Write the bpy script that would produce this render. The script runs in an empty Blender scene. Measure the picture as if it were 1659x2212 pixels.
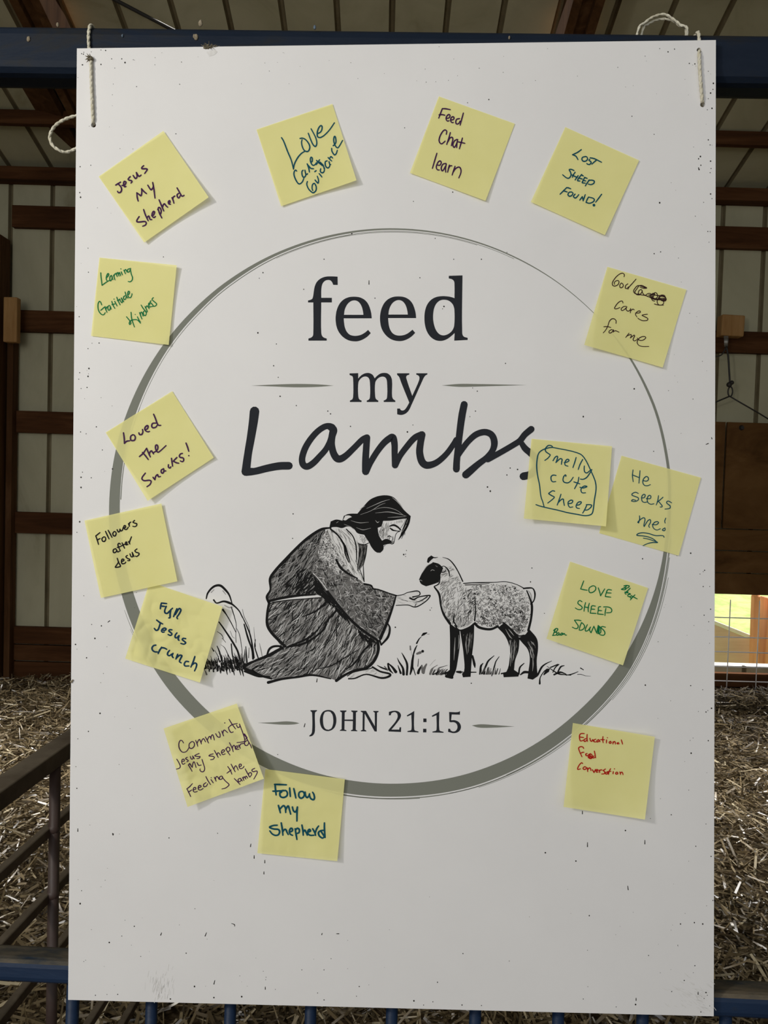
import bpy, bmesh, math, random
import numpy as np
from mathutils import Vector, Matrix, noise
from mathutils.geometry import tessellate_polygon

random.seed(7)
RNG = np.random.default_rng(11)
scene = bpy.context.scene
COL = scene.collection

# ------------------------------------------------------------------ camera
W, H, F = 1659.0, 2212.0, 1661.0          # photograph frame and focal length in pixels
CAM_Z = 1.25
HORIZON = 1048.0
PITCH = math.atan((H / 2 - HORIZON) / F)  # looking slightly down
ROLL = math.radians(1.7)
FWD = Vector((0, math.cos(PITCH), -math.sin(PITCH)))
DN0 = Vector((0, -math.sin(PITCH), -math.cos(PITCH)))
X0 = Vector((1, 0, 0))
RIGHT = math.cos(ROLL) * X0 - math.sin(ROLL) * DN0
DOWN = math.sin(ROLL) * X0 + math.cos(ROLL) * DN0
CAM = Vector((0, 0, CAM_Z))

cam = bpy.data.cameras.new('camera')
cam.sensor_fit = 'HORIZONTAL'
cam.sensor_width = 36.0
cam.lens = 36.0 * F / W
cam.clip_start = 0.02
cam.clip_end = 200
cam_o = bpy.data.objects.new('camera', cam)
COL.objects.link(cam_o)
m = Matrix.Identity(4)
for i in range(3):
    m[i][0] = RIGHT[i]; m[i][1] = -DOWN[i]; m[i][2] = -FWD[i]; m[i][3] = CAM[i]
cam_o.matrix_world = m
scene.camera = cam_o

# ------------------------------------------------------------------ exposure, world, lights
scene.view_settings.view_transform = 'Standard'
scene.view_settings.look = 'None'
scene.view_settings.gamma = 1.0
scene.view_settings.exposure = -1.08
scene.view_settings.use_curve_mapping = False
scene.cycles.max_bounces = 8
scene.cycles.transparent_max_bounces = 12
scene.cycles.sample_clamp_indirect = 6.0

world = bpy.data.worlds.new('world')
scene.world = world
world.use_nodes = True
wn = world.node_tree
wn.nodes.clear()
wo = wn.nodes.new('ShaderNodeOutputWorld')
wb = wn.nodes.new('ShaderNodeBackground')
sky = wn.nodes.new('ShaderNodeTexSky')
sky.sky_type = 'NISHITA'
sky.sun_disc = False
sky.sun_elevation = math.radians(50)
sky.sun_rotation = math.radians(25)
wb.inputs['Strength'].default_value = 0.30
hz = wn.nodes.new('ShaderNodeMix'); hz.data_type = 'RGBA'          # thin bright overcast over the blue
hz.inputs[0].default_value = 0.72; hz.inputs[7].default_value = (3.2, 3.13, 3.0, 1)
wn.links.new(sky.outputs[0], hz.inputs[6]); wn.links.new(hz.outputs[2], wb.inputs[0])
wn.links.new(wb.outputs[0], wo.inputs[0])

def aim(o, target):
    d = Vector(target) - o.location
    o.rotation_euler = d.to_track_quat('-Z', 'Y').to_euler()

def area(name, loc, target, sx, sy, power, color=(1, 1, 1), spread=180):
    l = bpy.data.lights.new(name, 'AREA')
    l.shape = 'RECTANGLE'; l.size = sx; l.size_y = sy
    l.energy = power; l.color = color; l.spread = math.radians(spread)
    o = bpy.data.objects.new(name, l); COL.objects.link(o)
    o.location = loc; aim(o, target)
    return o

# daylight through the wide open barn front behind the camera
area('daylight_front_opening', (-1.35, -2.3, 1.85), (0.0, 2.0, 1.2), 2.6, 2.4, 74, (1.0, 0.992, 0.975))
# a lamp high on the left behind the camera
area('barn_lamp', (-1.25, -0.45, 1.86), (0, 0.75, 1.15), 0.18, 0.18, 28, (1.0, 0.955, 0.85))
# added fill light under the roof that brightens the straw in the pen
area('straw_fill_light', (0.0, 3.38, 3.30), (0.0, 3.20, 0.0), 5.4, 0.5, 85, (1.0, 0.97, 0.93), 52)
sun = bpy.data.lights.new('sun', 'SUN')
sun.energy = 22.0; sun.angle = math.radians(0.6); sun.color = (1.0, 0.95, 0.86)
sun_o = bpy.data.objects.new('sun', sun); COL.objects.link(sun_o)
sun_o.location = (8, 6.5, 8)
aim(sun_o, (1.2, 5.4, 0))

# ------------------------------------------------------------------ measuring helpers
def ray(px, py):
    return (FWD * F + RIGHT * (px - W / 2) + DOWN * (py - H / 2))

def at(px, py, Y):
    """point of the line of sight at depth Y"""
    r = ray(px, py)
    return CAM + r * (Y / r.y)

def hit(px, py, p, n):
    r = ray(px, py)
    return CAM + r * ((Vector(p) - CAM).dot(n) / r.dot(n))

def ZW(y, Y=4.6):
    """height at depth Y of a level line that passes y at the middle of the frame"""
    return at(W / 2, y, Y).z

# ------------------------------------------------------------------ materials
MATS = {}
def new_mat(name):
    mt = bpy.data.materials.new(name); mt.use_nodes = True
    MATS[name] = mt
    nt = mt.node_tree
    return mt, nt, nt.nodes['Principled BSDF']

def plain(name, col, rough=0.6, metal=0.0, spec=0.3):
    mt, nt, b = new_mat(name)
    b.inputs['Base Color'].default_value = (*col, 1)
    b.inputs['Roughness'].default_value = rough
    b.inputs['Metallic'].default_value = metal
    b.inputs['Specular IOR Level'].default_value = spec
    return mt

def noisy(name, stops, scale=(4, 4, 4), detail=6, rough=0.7, spec=0.25, bump=0.0, metal=0.0, distort=0.0, bscale=None):
    """colour ramp over object-space noise"""
    mt, nt, b = new_mat(name)
    tc = nt.nodes.new('ShaderNodeTexCoord')
    mp = nt.nodes.new('ShaderNodeMapping'); mp.inputs['Scale'].default_value = scale
    nz = nt.nodes.new('ShaderNodeTexNoise'); nz.inputs['Scale'].default_value = 1.0
    nz.inputs['Detail'].default_value = detail; nz.inputs['Roughness'].default_value = 0.62
    nz.inputs['Distortion'].default_value = distort
    cr = nt.nodes.new('ShaderNodeValToRGB')
    el = cr.color_ramp.elements
    while len(el) < len(stops): el.new(0.5)
    for e, (p, c) in zip(el, stops):
        e.position = p; e.color = (*c, 1)
    L = nt.links.new
    L(tc.outputs['Object'], mp.inputs[0]); L(mp.outputs[0], nz.inputs['Vector'])
    L(nz.outputs[0], cr.inputs[0]); L(cr.outputs[0], b.inputs['Base Color'])
    b.inputs['Roughness'].default_value = rough
    b.inputs['Specular IOR Level'].default_value = spec
    b.inputs['Metallic'].default_value = metal
    if bump:
        bp = nt.nodes.new('ShaderNodeBump'); bp.inputs['Strength'].default_value = bump
        bp.inputs['Distance'].default_value = 0.01
        if bscale:
            n2 = nt.nodes.new('ShaderNodeTexNoise'); n2.inputs['Scale'].default_value = bscale
            n2.inputs['Detail'].default_value = 4
            L(tc.outputs['Object'], n2.inputs['Vector']); L(n2.outputs[0], bp.inputs['Height'])
        else:
            L(nz.outputs[0], bp.inputs['Height'])
        L(bp.outputs[0], b.inputs['Normal'])
    return mt

M_BOARD = noisy('sign_white', [(0.3, (0.735, 0.725, 0.725)), (0.7, (0.765, 0.755, 0.755))], (9, 9, 9), 8, 0.55, 0.25, 0.03, bscale=900)
M_NAVY = plain('print_charcoal', (0.024, 0.026, 0.032), 0.8, 0, 0.08)
M_INKBLACK = plain('print_black', (0.013, 0.013, 0.013), 0.8, 0, 0.06)
M_RING = plain('print_sage_grey', (0.205, 0.213, 0.182), 0.8, 0, 0.08)
M_TONE = plain('print_mid_grey', (0.155, 0.150, 0.147), 0.8, 0, 0.06)
M_TONE2 = plain('print_light_grey', (0.36, 0.355, 0.35), 0.8, 0, 0.08)
M_PAPERWHITE = plain('print_white', (0.70, 0.69, 0.685), 0.55)
M_SPECK = plain('fly_speck', (0.02, 0.016, 0.012), 0.6)
M_SMUDGE = noisy('dust_smudge', [(0.35, (0.60, 0.585, 0.56)), (0.65, (0.73, 0.72, 0.71))], (120, 40, 60), 5, 0.8, 0.1)

def note_material():
    mt, nt, b = new_mat('yellow_note_paper')
    L = nt.links.new
    tc = nt.nodes.new('ShaderNodeTexCoord')
    nz = nt.nodes.new('ShaderNodeTexNoise'); nz.inputs['Scale'].default_value = 28; nz.inputs['Detail'].default_value = 5
    cr = nt.nodes.new('ShaderNodeValToRGB')
    cr.color_ramp.elements[0].position = 0.3; cr.color_ramp.elements[0].color = (0.91, 0.87, 0.39, 1)
    cr.color_ramp.elements[1].position = 0.7; cr.color_ramp.elements[1].color = (0.95, 0.91, 0.43, 1)
    L(tc.outputs['Object'], nz.inputs['Vector']); L(nz.outputs[0], cr.inputs[0])
    L(cr.outputs[0], b.inputs['Base Color'])
    b.inputs['Roughness'].default_value = 0.75
    b.inputs['Specular IOR Level'].default_value = 0.15
    tl = nt.nodes.new('ShaderNodeBsdfTranslucent'); tl.inputs[0].default_value = (0.85, 0.80, 0.30, 1)
    tp = nt.nodes.new('ShaderNodeBsdfTransparent'); tp.inputs[0].default_value = (1.0, 0.98, 0.70, 1)
    m1 = nt.nodes.new('ShaderNodeMixShader'); m1.inputs[0].default_value = 0.16
    m2 = nt.nodes.new('ShaderNodeMixShader'); m2.inputs[0].default_value = 0.24
    out = nt.nodes['Material Output']
    L(b.outputs[0], m1.inputs[1]); L(tl.outputs[0], m1.inputs[2])
    L(m1.outputs[0], m2.inputs[1]); L(tp.outputs[0], m2.inputs[2])
    L(m2.outputs[0], out.inputs[0])
    return mt
M_NOTE = note_material()
INK = {'purple': plain('ink_purple', (0.050, 0.012, 0.062), 0.6, 0, 0.1), 'teal': plain('ink_teal', (0.004, 0.072, 0.105), 0.6, 0, 0.1),
       'navy': plain('ink_navy', (0.004, 0.036, 0.078), 0.6, 0, 0.1), 'green': plain('ink_green', (0.003, 0.165, 0.050), 0.6, 0, 0.1),
       'brown': plain('ink_brown', (0.036, 0.014, 0.014), 0.6, 0, 0.1), 'black': plain('ink_black', (0.010, 0.008, 0.009), 0.6, 0, 0.1),
       'red': plain('ink_red', (0.42, 0.011, 0.006), 0.6, 0, 0.1)}
M_STRING = noisy('cotton_string', [(0.3, (0.52, 0.48, 0.36)), (0.7, (0.72, 0.69, 0.58))], (90, 90, 90), 4, 0.9, 0.1, 0.4)
M_BLUE = noisy('worn_blue_paint', [(0.36, (0.0055, 0.011, 0.023)), (0.52, (0.008, 0.014, 0.027)), (0.64, (0.015, 0.016, 0.018)), (0.80, (0.045, 0.038, 0.028))],
               (9, 26, 26), 10, 0.6, 0.14, 0.15, distort=0.4)
M_CLEANBLUE = noisy('blue_paint', [(0.36, (0.006, 0.017, 0.046)), (0.58, (0.009, 0.024, 0.060)), (0.70, (0.018, 0.024, 0.036)), (0.82, (0.055, 0.046, 0.034))],
               (9, 26, 26), 10, 0.5, 0.3, 0.15, distort=0.4)
M_DUST = noisy('dusty_blue_paint', [(0.36, (0.016, 0.026, 0.042)), (0.46, (0.060, 0.056, 0.048)), (0.60, (0.135, 0.110, 0.078)), (0.8, (0.07, 0.06, 0.048))],
               (12, 40, 40), 10, 0.7, 0.2, 0.2)
M_RUST = noisy('rusty_brown_steel', [(0.35, (0.040, 0.025, 0.018)), (0.6, (0.085, 0.056, 0.042)), (0.8, (0.16, 0.12, 0.095))], (14, 14, 14), 8, 0.6, 0.35, 0.15)
M_RUSTBLUE = noisy('rusty_blue_grey_steel', [(0.4, (0.066, 0.040, 0.034)), (0.6, (0.085, 0.062, 0.056)), (0.78, (0.036, 0.048, 0.072))], (14, 14, 9), 6, 0.5, 0.4, 0.1)
M_GIRT = noisy('aged_brown_timber', [(0.3, (0.036, 0.013, 0.0045)), (0.5, (0.076, 0.029, 0.010)), (0.72, (0.13, 0.058, 0.022))], (1.2, 14, 14), 8, 0.8, 0.15, 0.2, distort=0.6)
M_GIRTV = noisy('aged_brown_post_timber', [(0.3, (0.040, 0.016, 0.005)), (0.5, (0.078, 0.034, 0.012)), (0.72, (0.125, 0.062, 0.026))], (14, 14, 1.2), 8, 0.8, 0.15, 0.2, distort=0.6)
M_BLOCK = noisy('fresh_pine_block', [(0.3, (0.30, 0.155, 0.055)), (0.7, (0.43, 0.245, 0.10))], (30, 30, 4), 6, 0.75, 0.2, 0.1)
M_PLY = noisy('stained_plywood', [(0.28, (0.068, 0.030, 0.008)), (0.5, (0.135, 0.064, 0.020)), (0.75, (0.205, 0.108, 0.038))], (2.2, 3, 5), 8, 0.8, 0.15, 0.1, distort=0.8)
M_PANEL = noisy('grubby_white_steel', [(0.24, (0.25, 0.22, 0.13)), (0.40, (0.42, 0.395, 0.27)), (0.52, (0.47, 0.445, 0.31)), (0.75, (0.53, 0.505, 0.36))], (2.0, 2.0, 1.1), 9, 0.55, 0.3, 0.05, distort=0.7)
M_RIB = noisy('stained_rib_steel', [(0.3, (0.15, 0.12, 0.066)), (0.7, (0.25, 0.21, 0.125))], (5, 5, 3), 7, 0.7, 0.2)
M_GROUND = noisy('trodden_bedding', [(0.3, (0.050, 0.033, 0.018)), (0.5, (0.13, 0.092, 0.052)), (0.7, (0.26, 0.19, 0.11))], (22, 22, 22), 9, 0.9, 0.1, 0.6)
M_WIRE = plain('galvanised_wire', (0.80, 0.77, 0.77), 0.45, 0.0)
M_DARKWIRE = plain('dark_steel_wire', (0.045, 0.042, 0.040), 0.5, 0.4)
M_PULLEY = plain('grey_cast_metal', (0.26, 0.25, 0.235), 0.45, 0.5)
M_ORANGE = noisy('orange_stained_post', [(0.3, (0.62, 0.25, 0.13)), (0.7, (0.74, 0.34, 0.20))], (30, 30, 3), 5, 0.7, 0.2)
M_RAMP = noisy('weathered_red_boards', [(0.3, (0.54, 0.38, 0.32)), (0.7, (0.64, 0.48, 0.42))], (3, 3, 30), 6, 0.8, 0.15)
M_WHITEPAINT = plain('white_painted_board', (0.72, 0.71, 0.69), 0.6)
M_GRASS = noisy('sunlit_grass', [(0.3, (0.24, 0.34, 0.10)), (0.7, (0.46, 0.55, 0.22))], (9, 9, 9), 8, 0.9, 0.1)
M_EARTH = noisy('dirt_floor', [(0.3, (0.12, 0.095, 0.065)), (0.7, (0.22, 0.175, 0.12))], (8, 8, 8), 8, 0.9, 0.1, 0.3)
M_SPOT = noisy('dried_mud', [(0.3, (0.16, 0.13, 0.09)), (0.7, (0.34, 0.29, 0.21))], (300, 300, 300), 4, 0.9, 0.1)
M_CHIP = plain('paint_chip', (0.10, 0.14, 0.19), 0.5)
M_RUSTDUST = noisy('dusty_rust_top', [(0.35, (0.12, 0.095, 0.070)), (0.7, (0.22, 0.185, 0.14))], (14, 14, 14), 8, 0.8, 0.15, 0.15)
M_FLUFF = noisy('dried_mud_fluff', [(0.3, (0.09, 0.075, 0.05)), (0.7, (0.24, 0.21, 0.15))], (400, 400, 400), 4, 0.95, 0.05)

def straw_material():
    mt, nt, b = new_mat('chopped_straw')
    L = nt.links.new
    a = nt.nodes.new('ShaderNodeAttribute'); a.attribute_name = 'tone'
    cr = nt.nodes.new('ShaderNodeValToRGB')
    el = cr.color_ramp.elements
    for p, c in ((0.35, (0.135, 0.098, 0.050)), (0.72, (0.34, 0.265, 0.155))): el.new(p).color = (*c, 1)
    el[0].color = (0.028, 0.017, 0.007, 1); el[-1].color = (0.80, 0.70, 0.48, 1)
    L(a.outputs['Fac'], cr.inputs[0]); L(cr.outputs[0], b.inputs['Base Color'])
    b.inputs['Roughness'].default_value = 0.26
    b.inputs['Specular IOR Level'].default_value = 0.8
    return mt
M_STRAW = straw_material()

# ------------------------------------------------------------------ object helpers
def link(name, me, parent=None, mats=None):
    o = bpy.data.objects.new(name, me); COL.objects.link(o)
    for mt in (mats or []): me.materials.append(mt)
    if parent: o.parent = parent
    return o

def tag(o, label=None, cat=None, group=None, kind=None):
    if label: o['label'] = label
    if cat: o['category'] = cat
    if group: o['group'] = group
    if kind: o['kind'] = kind
    return o

def empty(name, loc, rot=(0, 0, 0)):
    o = bpy.data.objects.new(name, None); COL.objects.link(o)
    o.location = loc; o.rotation_euler = rot
    o.empty_display_size = 0.05
    return o

def bm_obj(name, bm, mat, parent=None, smooth=False):
    me = bpy.data.meshes.new(name)
    bmesh.ops.recalc_face_normals(bm, faces=bm.faces)
    bm.to_mesh(me); bm.free()
    if smooth:
        for p in me.polygons: p.use_smooth = True
    return link(name, me, parent, mat if isinstance(mat, list) else [mat])

def add_box(bm, c, s, rot=None, bevel=0.0):
    r = bmesh.ops.create_cube(bm, size=1.0)
    vs = r['verts']
    bmesh.ops.scale(bm, vec=s, verts=vs)
    if bevel:
        es = {e for v in vs for e in v.link_edges}
        rr = bmesh.ops.bevel(bm, geom=list(es), offset=bevel, segments=3, profile=0.5, affect='EDGES')
        vs = list({v for f in rr['faces'] for v in f.verts} | {v for v in vs if v.is_valid})
    if rot: bmesh.ops.transform(bm, matrix=rot.to_4x4(), verts=vs)
    bmesh.ops.translate(bm, vec=c, verts=vs)
    return vs

def frame_between(p, q, up=Vector((0, 0, 1))):
    """rotation with local Z along p->q"""
    z = (Vector(q) - Vector(p)).normalized()
    if abs(z.dot(up)) > 0.98: up = Vector((0, 1, 0))
    x = up.cross(z).normalized(); y = z.cross(x)
    return Matrix((x, y, z)).transposed()

def add_bar(bm, p, q, wx, wy, bevel=0.0, up=Vector((0, 0, 1))):
    p = Vector(p); q = Vector(q)
    add_box(bm, (p + q) / 2, (wx, wy, (q - p).length), frame_between(p, q, up), bevel)

def catmull(pts, n=6, closed=False):
    P = [Vector(p) for p in pts]
    out = []
    N = len(P)
    segs = N if closed else N - 1
    for i in range(segs):
        p1, p2 = P[i], P[(i + 1) % N]
        p0 = P[i - 1] if (closed or i > 0) else p1 * 2 - p2
        p3 = P[(i + 2) % N] if (closed or i + 2 < N) else p2 * 2 - p1
        for k in range(n):
            t = k / n
            out.append(0.5 * ((2 * p1) + (p2 - p0) * t + (2 * p0 - 5 * p1 + 4 * p2 - p3) * t * t + (3 * p1 - p0 - 3 * p2 + p3) * t ** 3))
    if not closed: out.append(P[-1])
    return out

def add_tube(bm, pts, r, sides=10, cap=True):
    pts = [Vector(p) for p in pts]
    rs = r if isinstance(r, (list, tuple)) else [r] * len(pts)
    rings = []
    ref = None
    for i, p in enumerate(pts):
        d = (pts[min(i + 1, len(pts) - 1)] - pts[max(i - 1, 0)]).normalized()
        if ref is None:
            ref = d.orthogonal().normalized()
        x = (ref - d * ref.dot(d))
        x = x.normalized() if x.length > 1e-6 else d.orthogonal().normalized()
        ref = x
        y = d.cross(x)
        rings.append([bm.verts.new(p + (x * math.cos(2 * math.pi * k / sides) + y * math.sin(2 * math.pi * k / sides)) * rs[i]) for k in range(sides)])
    for a, b in zip(rings, rings[1:]):
        for k in range(sides):
            bm.faces.new((a[k], a[(k + 1) % sides], b[(k + 1) % sides], b[k]))
    if cap:
        bm.faces.new(rings[0][::-1]); bm.faces.new(rings[-1])

# ------------------------------------------------------------------ flat print and ink: shapes in photograph pixels
def parse(s, ox=0.0, oy=0.0, sc=1.0):
    """'x,y x,y;...' -> strokes in frame pixels"""
    res = []
    for st in s.split(';'):
        st = st.split()
        if st: res.append([Vector((ox + float(a.split(',')[0]) * sc, oy + float(a.split(',')[1]) * sc)) for a in st])
    return res

def smooth_poly(P, n=5, corner=42):
    """closed outline: curves through gentle vertices, keeps sharp corners"""
    N = len(P)
    T = []
    for i in range(N):
        a = P[i] - P[i - 1]; b = P[(i + 1) % N] - P[i]
        if a.length < 1e-6 or b.length < 1e-6 or a.angle(b) > math.radians(corner): T.append(None)
        else: T.append((a.normalized() * math.sqrt(a.length) + b.normalized() * math.sqrt(b.length)).normalized())
    out = []
    for i in range(N):
        p, q = P[i], P[(i + 1) % N]
        L = (q - p).length
        u = (q - p).normalized() if L > 0 else Vector((0, 0))
        m0 = (T[i] if T[i] is not None else u) * L
        m1 = (T[(i + 1) % N] if T[(i + 1) % N] is not None else u) * L
        if T[i] is None and T[(i + 1) % N] is None:
            out.append(p); continue
        for k in range(n):
            t = k / n
            out.append(p * (2 * t ** 3 - 3 * t * t + 1) + m0 * (t ** 3 - 2 * t * t + t) + q * (-2 * t ** 3 + 3 * t * t) + m1 * (t ** 3 - t * t))
    return out

class Flat:
    def __init__(s): s.v = []; s.h = []; s.f = []; s.m = []
    def poly(s, outer, holes=(), h=0.0, m=0, smooth=True):
        loops = [smooth_poly(outer) if smooth else outer] + [smooth_poly(x) if smooth else x for x in holes]
        base = len(s.v)
        for lp in loops:
            for p in lp: s.v.append((p[0], p[1])); s.h.append(h)
        for t in tessellate_polygon([[Vector((p[0], p[1], 0)) for p in lp] for lp in loops]):
            a, b, c = [Vector(s.v[base + i]) for i in t]
            if abs((b - a).cross(c - a)) < 1e-9: continue
            s.f.append(tuple(base + i for i in t)); s.m.append(m)
    def stroke(s, pts, w, h=0.0, m=0, n=5, taper=None, raw=False):
        """ribbon with round ends; w: width or list of widths along the stroke"""
        P = [Vector(p) for p in pts]
        if len(P) == 1: return s.dot(P[0], (w if not isinstance(w, list) else w[0]) / 2, h, m)
        C = P if raw else [Vector((p.x, p.y)) for p in catmull(P, n)]
        K = len(C)
        ws = w if isinstance(w, list) else [w, w]
        def wid(i):
            t = i / (K - 1) * (len(ws) - 1); j = min(int(t), len(ws) - 2)
            return (ws[j] + (ws[j + 1] - ws[j]) * (t - j)) / 2
        base = len(s.v)
        for i, p in enumerate(C):
            d = C[min(i + 1, K - 1)] - C[max(i - 1, 0)]
            d = d.normalized() if d.length > 1e-9 else Vector((1, 0))
            nrm = Vector((-d.y, d.x)) * wid(i)
            s.v += [tuple(p + nrm), tuple(p - nrm)]; s.h += [h, h]
            if i:
                a = base + 2 * i
                s.f.append((a - 2, a - 1, a + 1, a)); s.m.append(m)
        for i in (0, K - 1):
            if wid(i) > 0.25: s.dot(C[i], wid(i), h + 8e-6, m, 10)
    def dot(s, c, r, h=0.0, m=0, k=12, sx=1.0, sy=1.0):
        base = len(s.v)
        for i in range(k):
            a = 2 * math.pi * i / k
            s.v.append((c[0] + r * sx * math.cos(a), c[1] + r * sy * math.sin(a))); s.h.append(h)
        s.f.append(tuple(range(base, base + k))); s.m.append(m)
    def build(s, name, mapper, mats, parent=None):
        me = bpy.data.meshes.new(name)
        vs = [mapper(p[0], p[1], h) for p, h in zip(s.v, s.h)]
        fs = []
        for f in s.f:                                   # every face looks out of the board
            a, b, c = (Vector(s.v[i]) for i in f[:3])
            ar = sum(Vector(s.v[f[i]]).cross(Vector(s.v[f[(i + 1) % len(f)]])) for i in range(len(f)))
            fs.append(f if ar < 0 else f[::-1])
        me.from_pydata(vs, [], fs)
        me.polygons.foreach_set('material_index', s.m)
        me.update()
        return link(name, me, parent, mats)

# ================================================================== THE BARN (setting)
YB = 4.6                                   # back wall
XL, XR, YF = -3.3, 3.6, -2.6
SLOPE = 0.30
ZE = ZW(396) + 0.02                        # eave
def roof_z(y): return ZE + (YB - y) * SLOPE

def struct(name, bm, mat, label=None):
    o = bm_obj(name, bm, mat)
    o['kind'] = 'structure'
    if label: o['label'] = label
    return o

# ribbed sheet: flat pans with narrow sunk ribs.  u along the wall, w up the sheet
def ribbed(name, u0, u1, first, pitch, ribw, depth, place, w0, w1, holes=None):
    bm = bmesh.new()
    prof = []
    u = u0
    k = math.ceil((u0 - first) / pitch)
    x = first + k * pitch
    prof.append((u0, 0))
    while x + ribw < u1:
        if x > u0:
            prof += [(x, 0), (x + 0.008, depth), (x + ribw - 0.008, depth), (x + ribw, 0)]
        x += pitch
    prof.append((u1, 0))
    for (a, da), (b, db) in zip(prof, prof[1:]):
        for (s0, s1) in (holes(a, b) if holes else [(w0, w1)]):
            f = bm.faces.new([bm.verts.new(place(a, da, s0)), bm.verts.new(place(b, db, s0)), bm.verts.new(place(b, db, s1)), bm.verts.new(place(a, da, s1))])
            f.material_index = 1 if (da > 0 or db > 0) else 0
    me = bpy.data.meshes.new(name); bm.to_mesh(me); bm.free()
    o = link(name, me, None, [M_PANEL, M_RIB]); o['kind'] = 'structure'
    return o

DX0, DX1 = at(1395, 1400, YB).x, at(1725, 1400, YB).x       # low doorway for the animals
DZ0, DZ1 = ZW(1416), ZW(1255)
def wall_holes(a, b):
    if b <= DX0 or a >= DX1: return [(-0.05, ZE + 0.02)]
    return [(-0.05, DZ0), (DZ1, ZE + 0.02)]
ribx = at(110, 700, YB).x - 0.014
ribbed('wall_back', XL, XR, ribx, 0.2475, 0.028, 0.020, lambda u, d, w: (u, YB + d, w), 0, 1, wall_holes)['label'] = 'ribbed white steel back wall of the barn'
ribbed('ceiling', XL, XR, ribx, 0.2475, 0.028, 0.020, lambda u, d, w: (u, w, roof_z(w) + d), YF, YB + 0.02)['label'] = 'sloping ribbed white steel roof underside'
for nm, X in (('wall_left', XL), ('wall_right', XR)):
    s = 1 if X > 0 else -1
    o = ribbed(nm, YF, YB, 0.1, 0.2475, 0.028, 0.020, lambda u, d, w, X=X, s=s: (X + s * d, u, w if w < 1 else roof_z(u)), -0.05, 5)
    o['label'] = 'ribbed white steel side wall of the barn'

# the floor: trodden bedding, gently uneven
bm = bmesh.new()
bmesh.ops.create_grid(bm, x_segments=110, y_segments=110, size=0.5)
for v in bm.verts:
    x = XL + (v.co.x + 0.5) * (XR - XL); y = YF + (v.co.y + 0.5) * (YB - YF)
    v.co = Vector((x, y, 0.02 * noise.noise(Vector((x * 2.2, y * 2.2, 0))) - 0.015))
fl = struct('floor', bm, M_GROUND, 'trodden straw bedding floor of the pen')

# timber: girts, kick boards, purlins, posts
tn = [0]
def trim(bm, mat, label):
    tn[0] += 1
    return struct('trim_%d' % tn[0], bm, mat, label)
def girt(yc, hpx, x0, x1, label, Y=YB, d=0.04, mat=None):
    bm = bmesh.new()
    z = ZW(yc, Y - d); h = hpx / F * (Y - d)
    add_box(bm, ((x0 + x1) / 2, Y - d / 2 - 0.001, z), (x1 - x0, d, h), None, 0.003)
    return trim(bm, mat or M_GIRT, label)
xpost = at(24, 1000, YB).x
names = ['topmost', 'second', 'third', 'fourth']
for nm, yc, hp in zip(names, (490, 716, 934, 1152), (46, 46, 47, 46)):
    if yc > 900:
        girt(yc, hp, xpost + 0.005, DX0 - 0.02, nm + ' brown timber girt across the back wall')
        continue
    girt(yc, hp, xpost + 0.005, XR - 0.05, nm + ' brown timber girt across the back wall')
girt(396, 27, XL + 0.05, XR - 0.05, 'brown timber eave beam along the top of the back wall', YB, 0.09)
for k, (y0, y1) in enumerate(((1377, 1414), (1416, 1450), (1452, 1500))):
    girt((y0 + y1) / 2, y1 - y0, xpost + 0.005, DX0, ('top', 'middle', 'bottom')[k] + ' kick board at the foot of the wall, left of the low doorway', YB, 0.035 - 0.004 * k)
for k, (y0, y1) in enumerate(((1432, 1462), (1464, 1503))):
    girt((y0 + y1) / 2, y1 - y0, DX0 - 0.001, XR - 0.05, ('upper', 'lower')[k] + ' kick board under the low doorway', YB, 0.04 - 0.004 * k)
for i, d in enumerate((0.445, 0.89, 1.335, 1.78, 2.4)):
    bm = bmesh.new(); y = YB - d
    add_box(bm, ((XL + XR) / 2, y, roof_z(y) - 0.040), (XR - XL - 0.1, 0.04, 0.072), None, 0.003)
    trim(bm, M_GIRT, ('first', 'second', 'third', 'fourth', 'fifth')[i] + ' roof purlin up from the eave')
# rafters of the roof trusses (doubled planks)
def rafter(px, py, Y, label):
    X = at(px, py, Y).x
    bm = bmesh.new()
    for dx in (-0.045, 0.045):
        add_bar(bm, (X + dx, YB - 0.1, roof_z(YB - 0.1) - 0.17), (X + dx, YF + 0.1, roof_z(YF + 0.1) - 0.17), 0.038, 0.16, 0.003)
    add_bar(bm, (X, YB - 0.3, roof_z(YB - 0.3) - 0.17), (X, YF + 0.3, roof_z(YF + 0.3) - 0.17), 0.05, 0.10)
    return trim(bm, M_GIRTV, label)
rafter(78, 22, 3.35, 'doubled roof rafter at the top left')
rafter(1250, 25, 3.35, 'doubled roof rafter at the top right')
bm = bmesh.new()
add_bar(bm, at(58, 150, 3.85), at(160, 330, 4.5), 0.15, 0.04, 0.003, Vector((0, 1, 0)))
trim(bm, M_GIRTV, 'slanting brown brace above the left of the sign')
# post at the left edge
bm = bmesh.new()
xl = at(-60, 1000, 4.5).x; xr = at(6, 1000, 4.5).x
add_box(bm, ((xl + xr) / 2, 4.50, ZW(537, 4.5) / 2), (xr - xl, 0.12, ZW(537, 4.5)), None, 0.004)
trim(bm, M_GIRTV, 'squared timber post at the left edge of the back wall')
bm = bmesh.new()
xa = at(14, 1000, 4.52).x; xb = at(27, 1000, 4.52).x
add_box(bm, ((xa + xb) / 2, 4.545, ZW(728, 4.52) / 2), (xb - xa, 0.07, ZW(728, 4.52)), None, 0.003)
trim(bm, M_GIRTV, 'narrow upright batten beside the left post')

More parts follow.
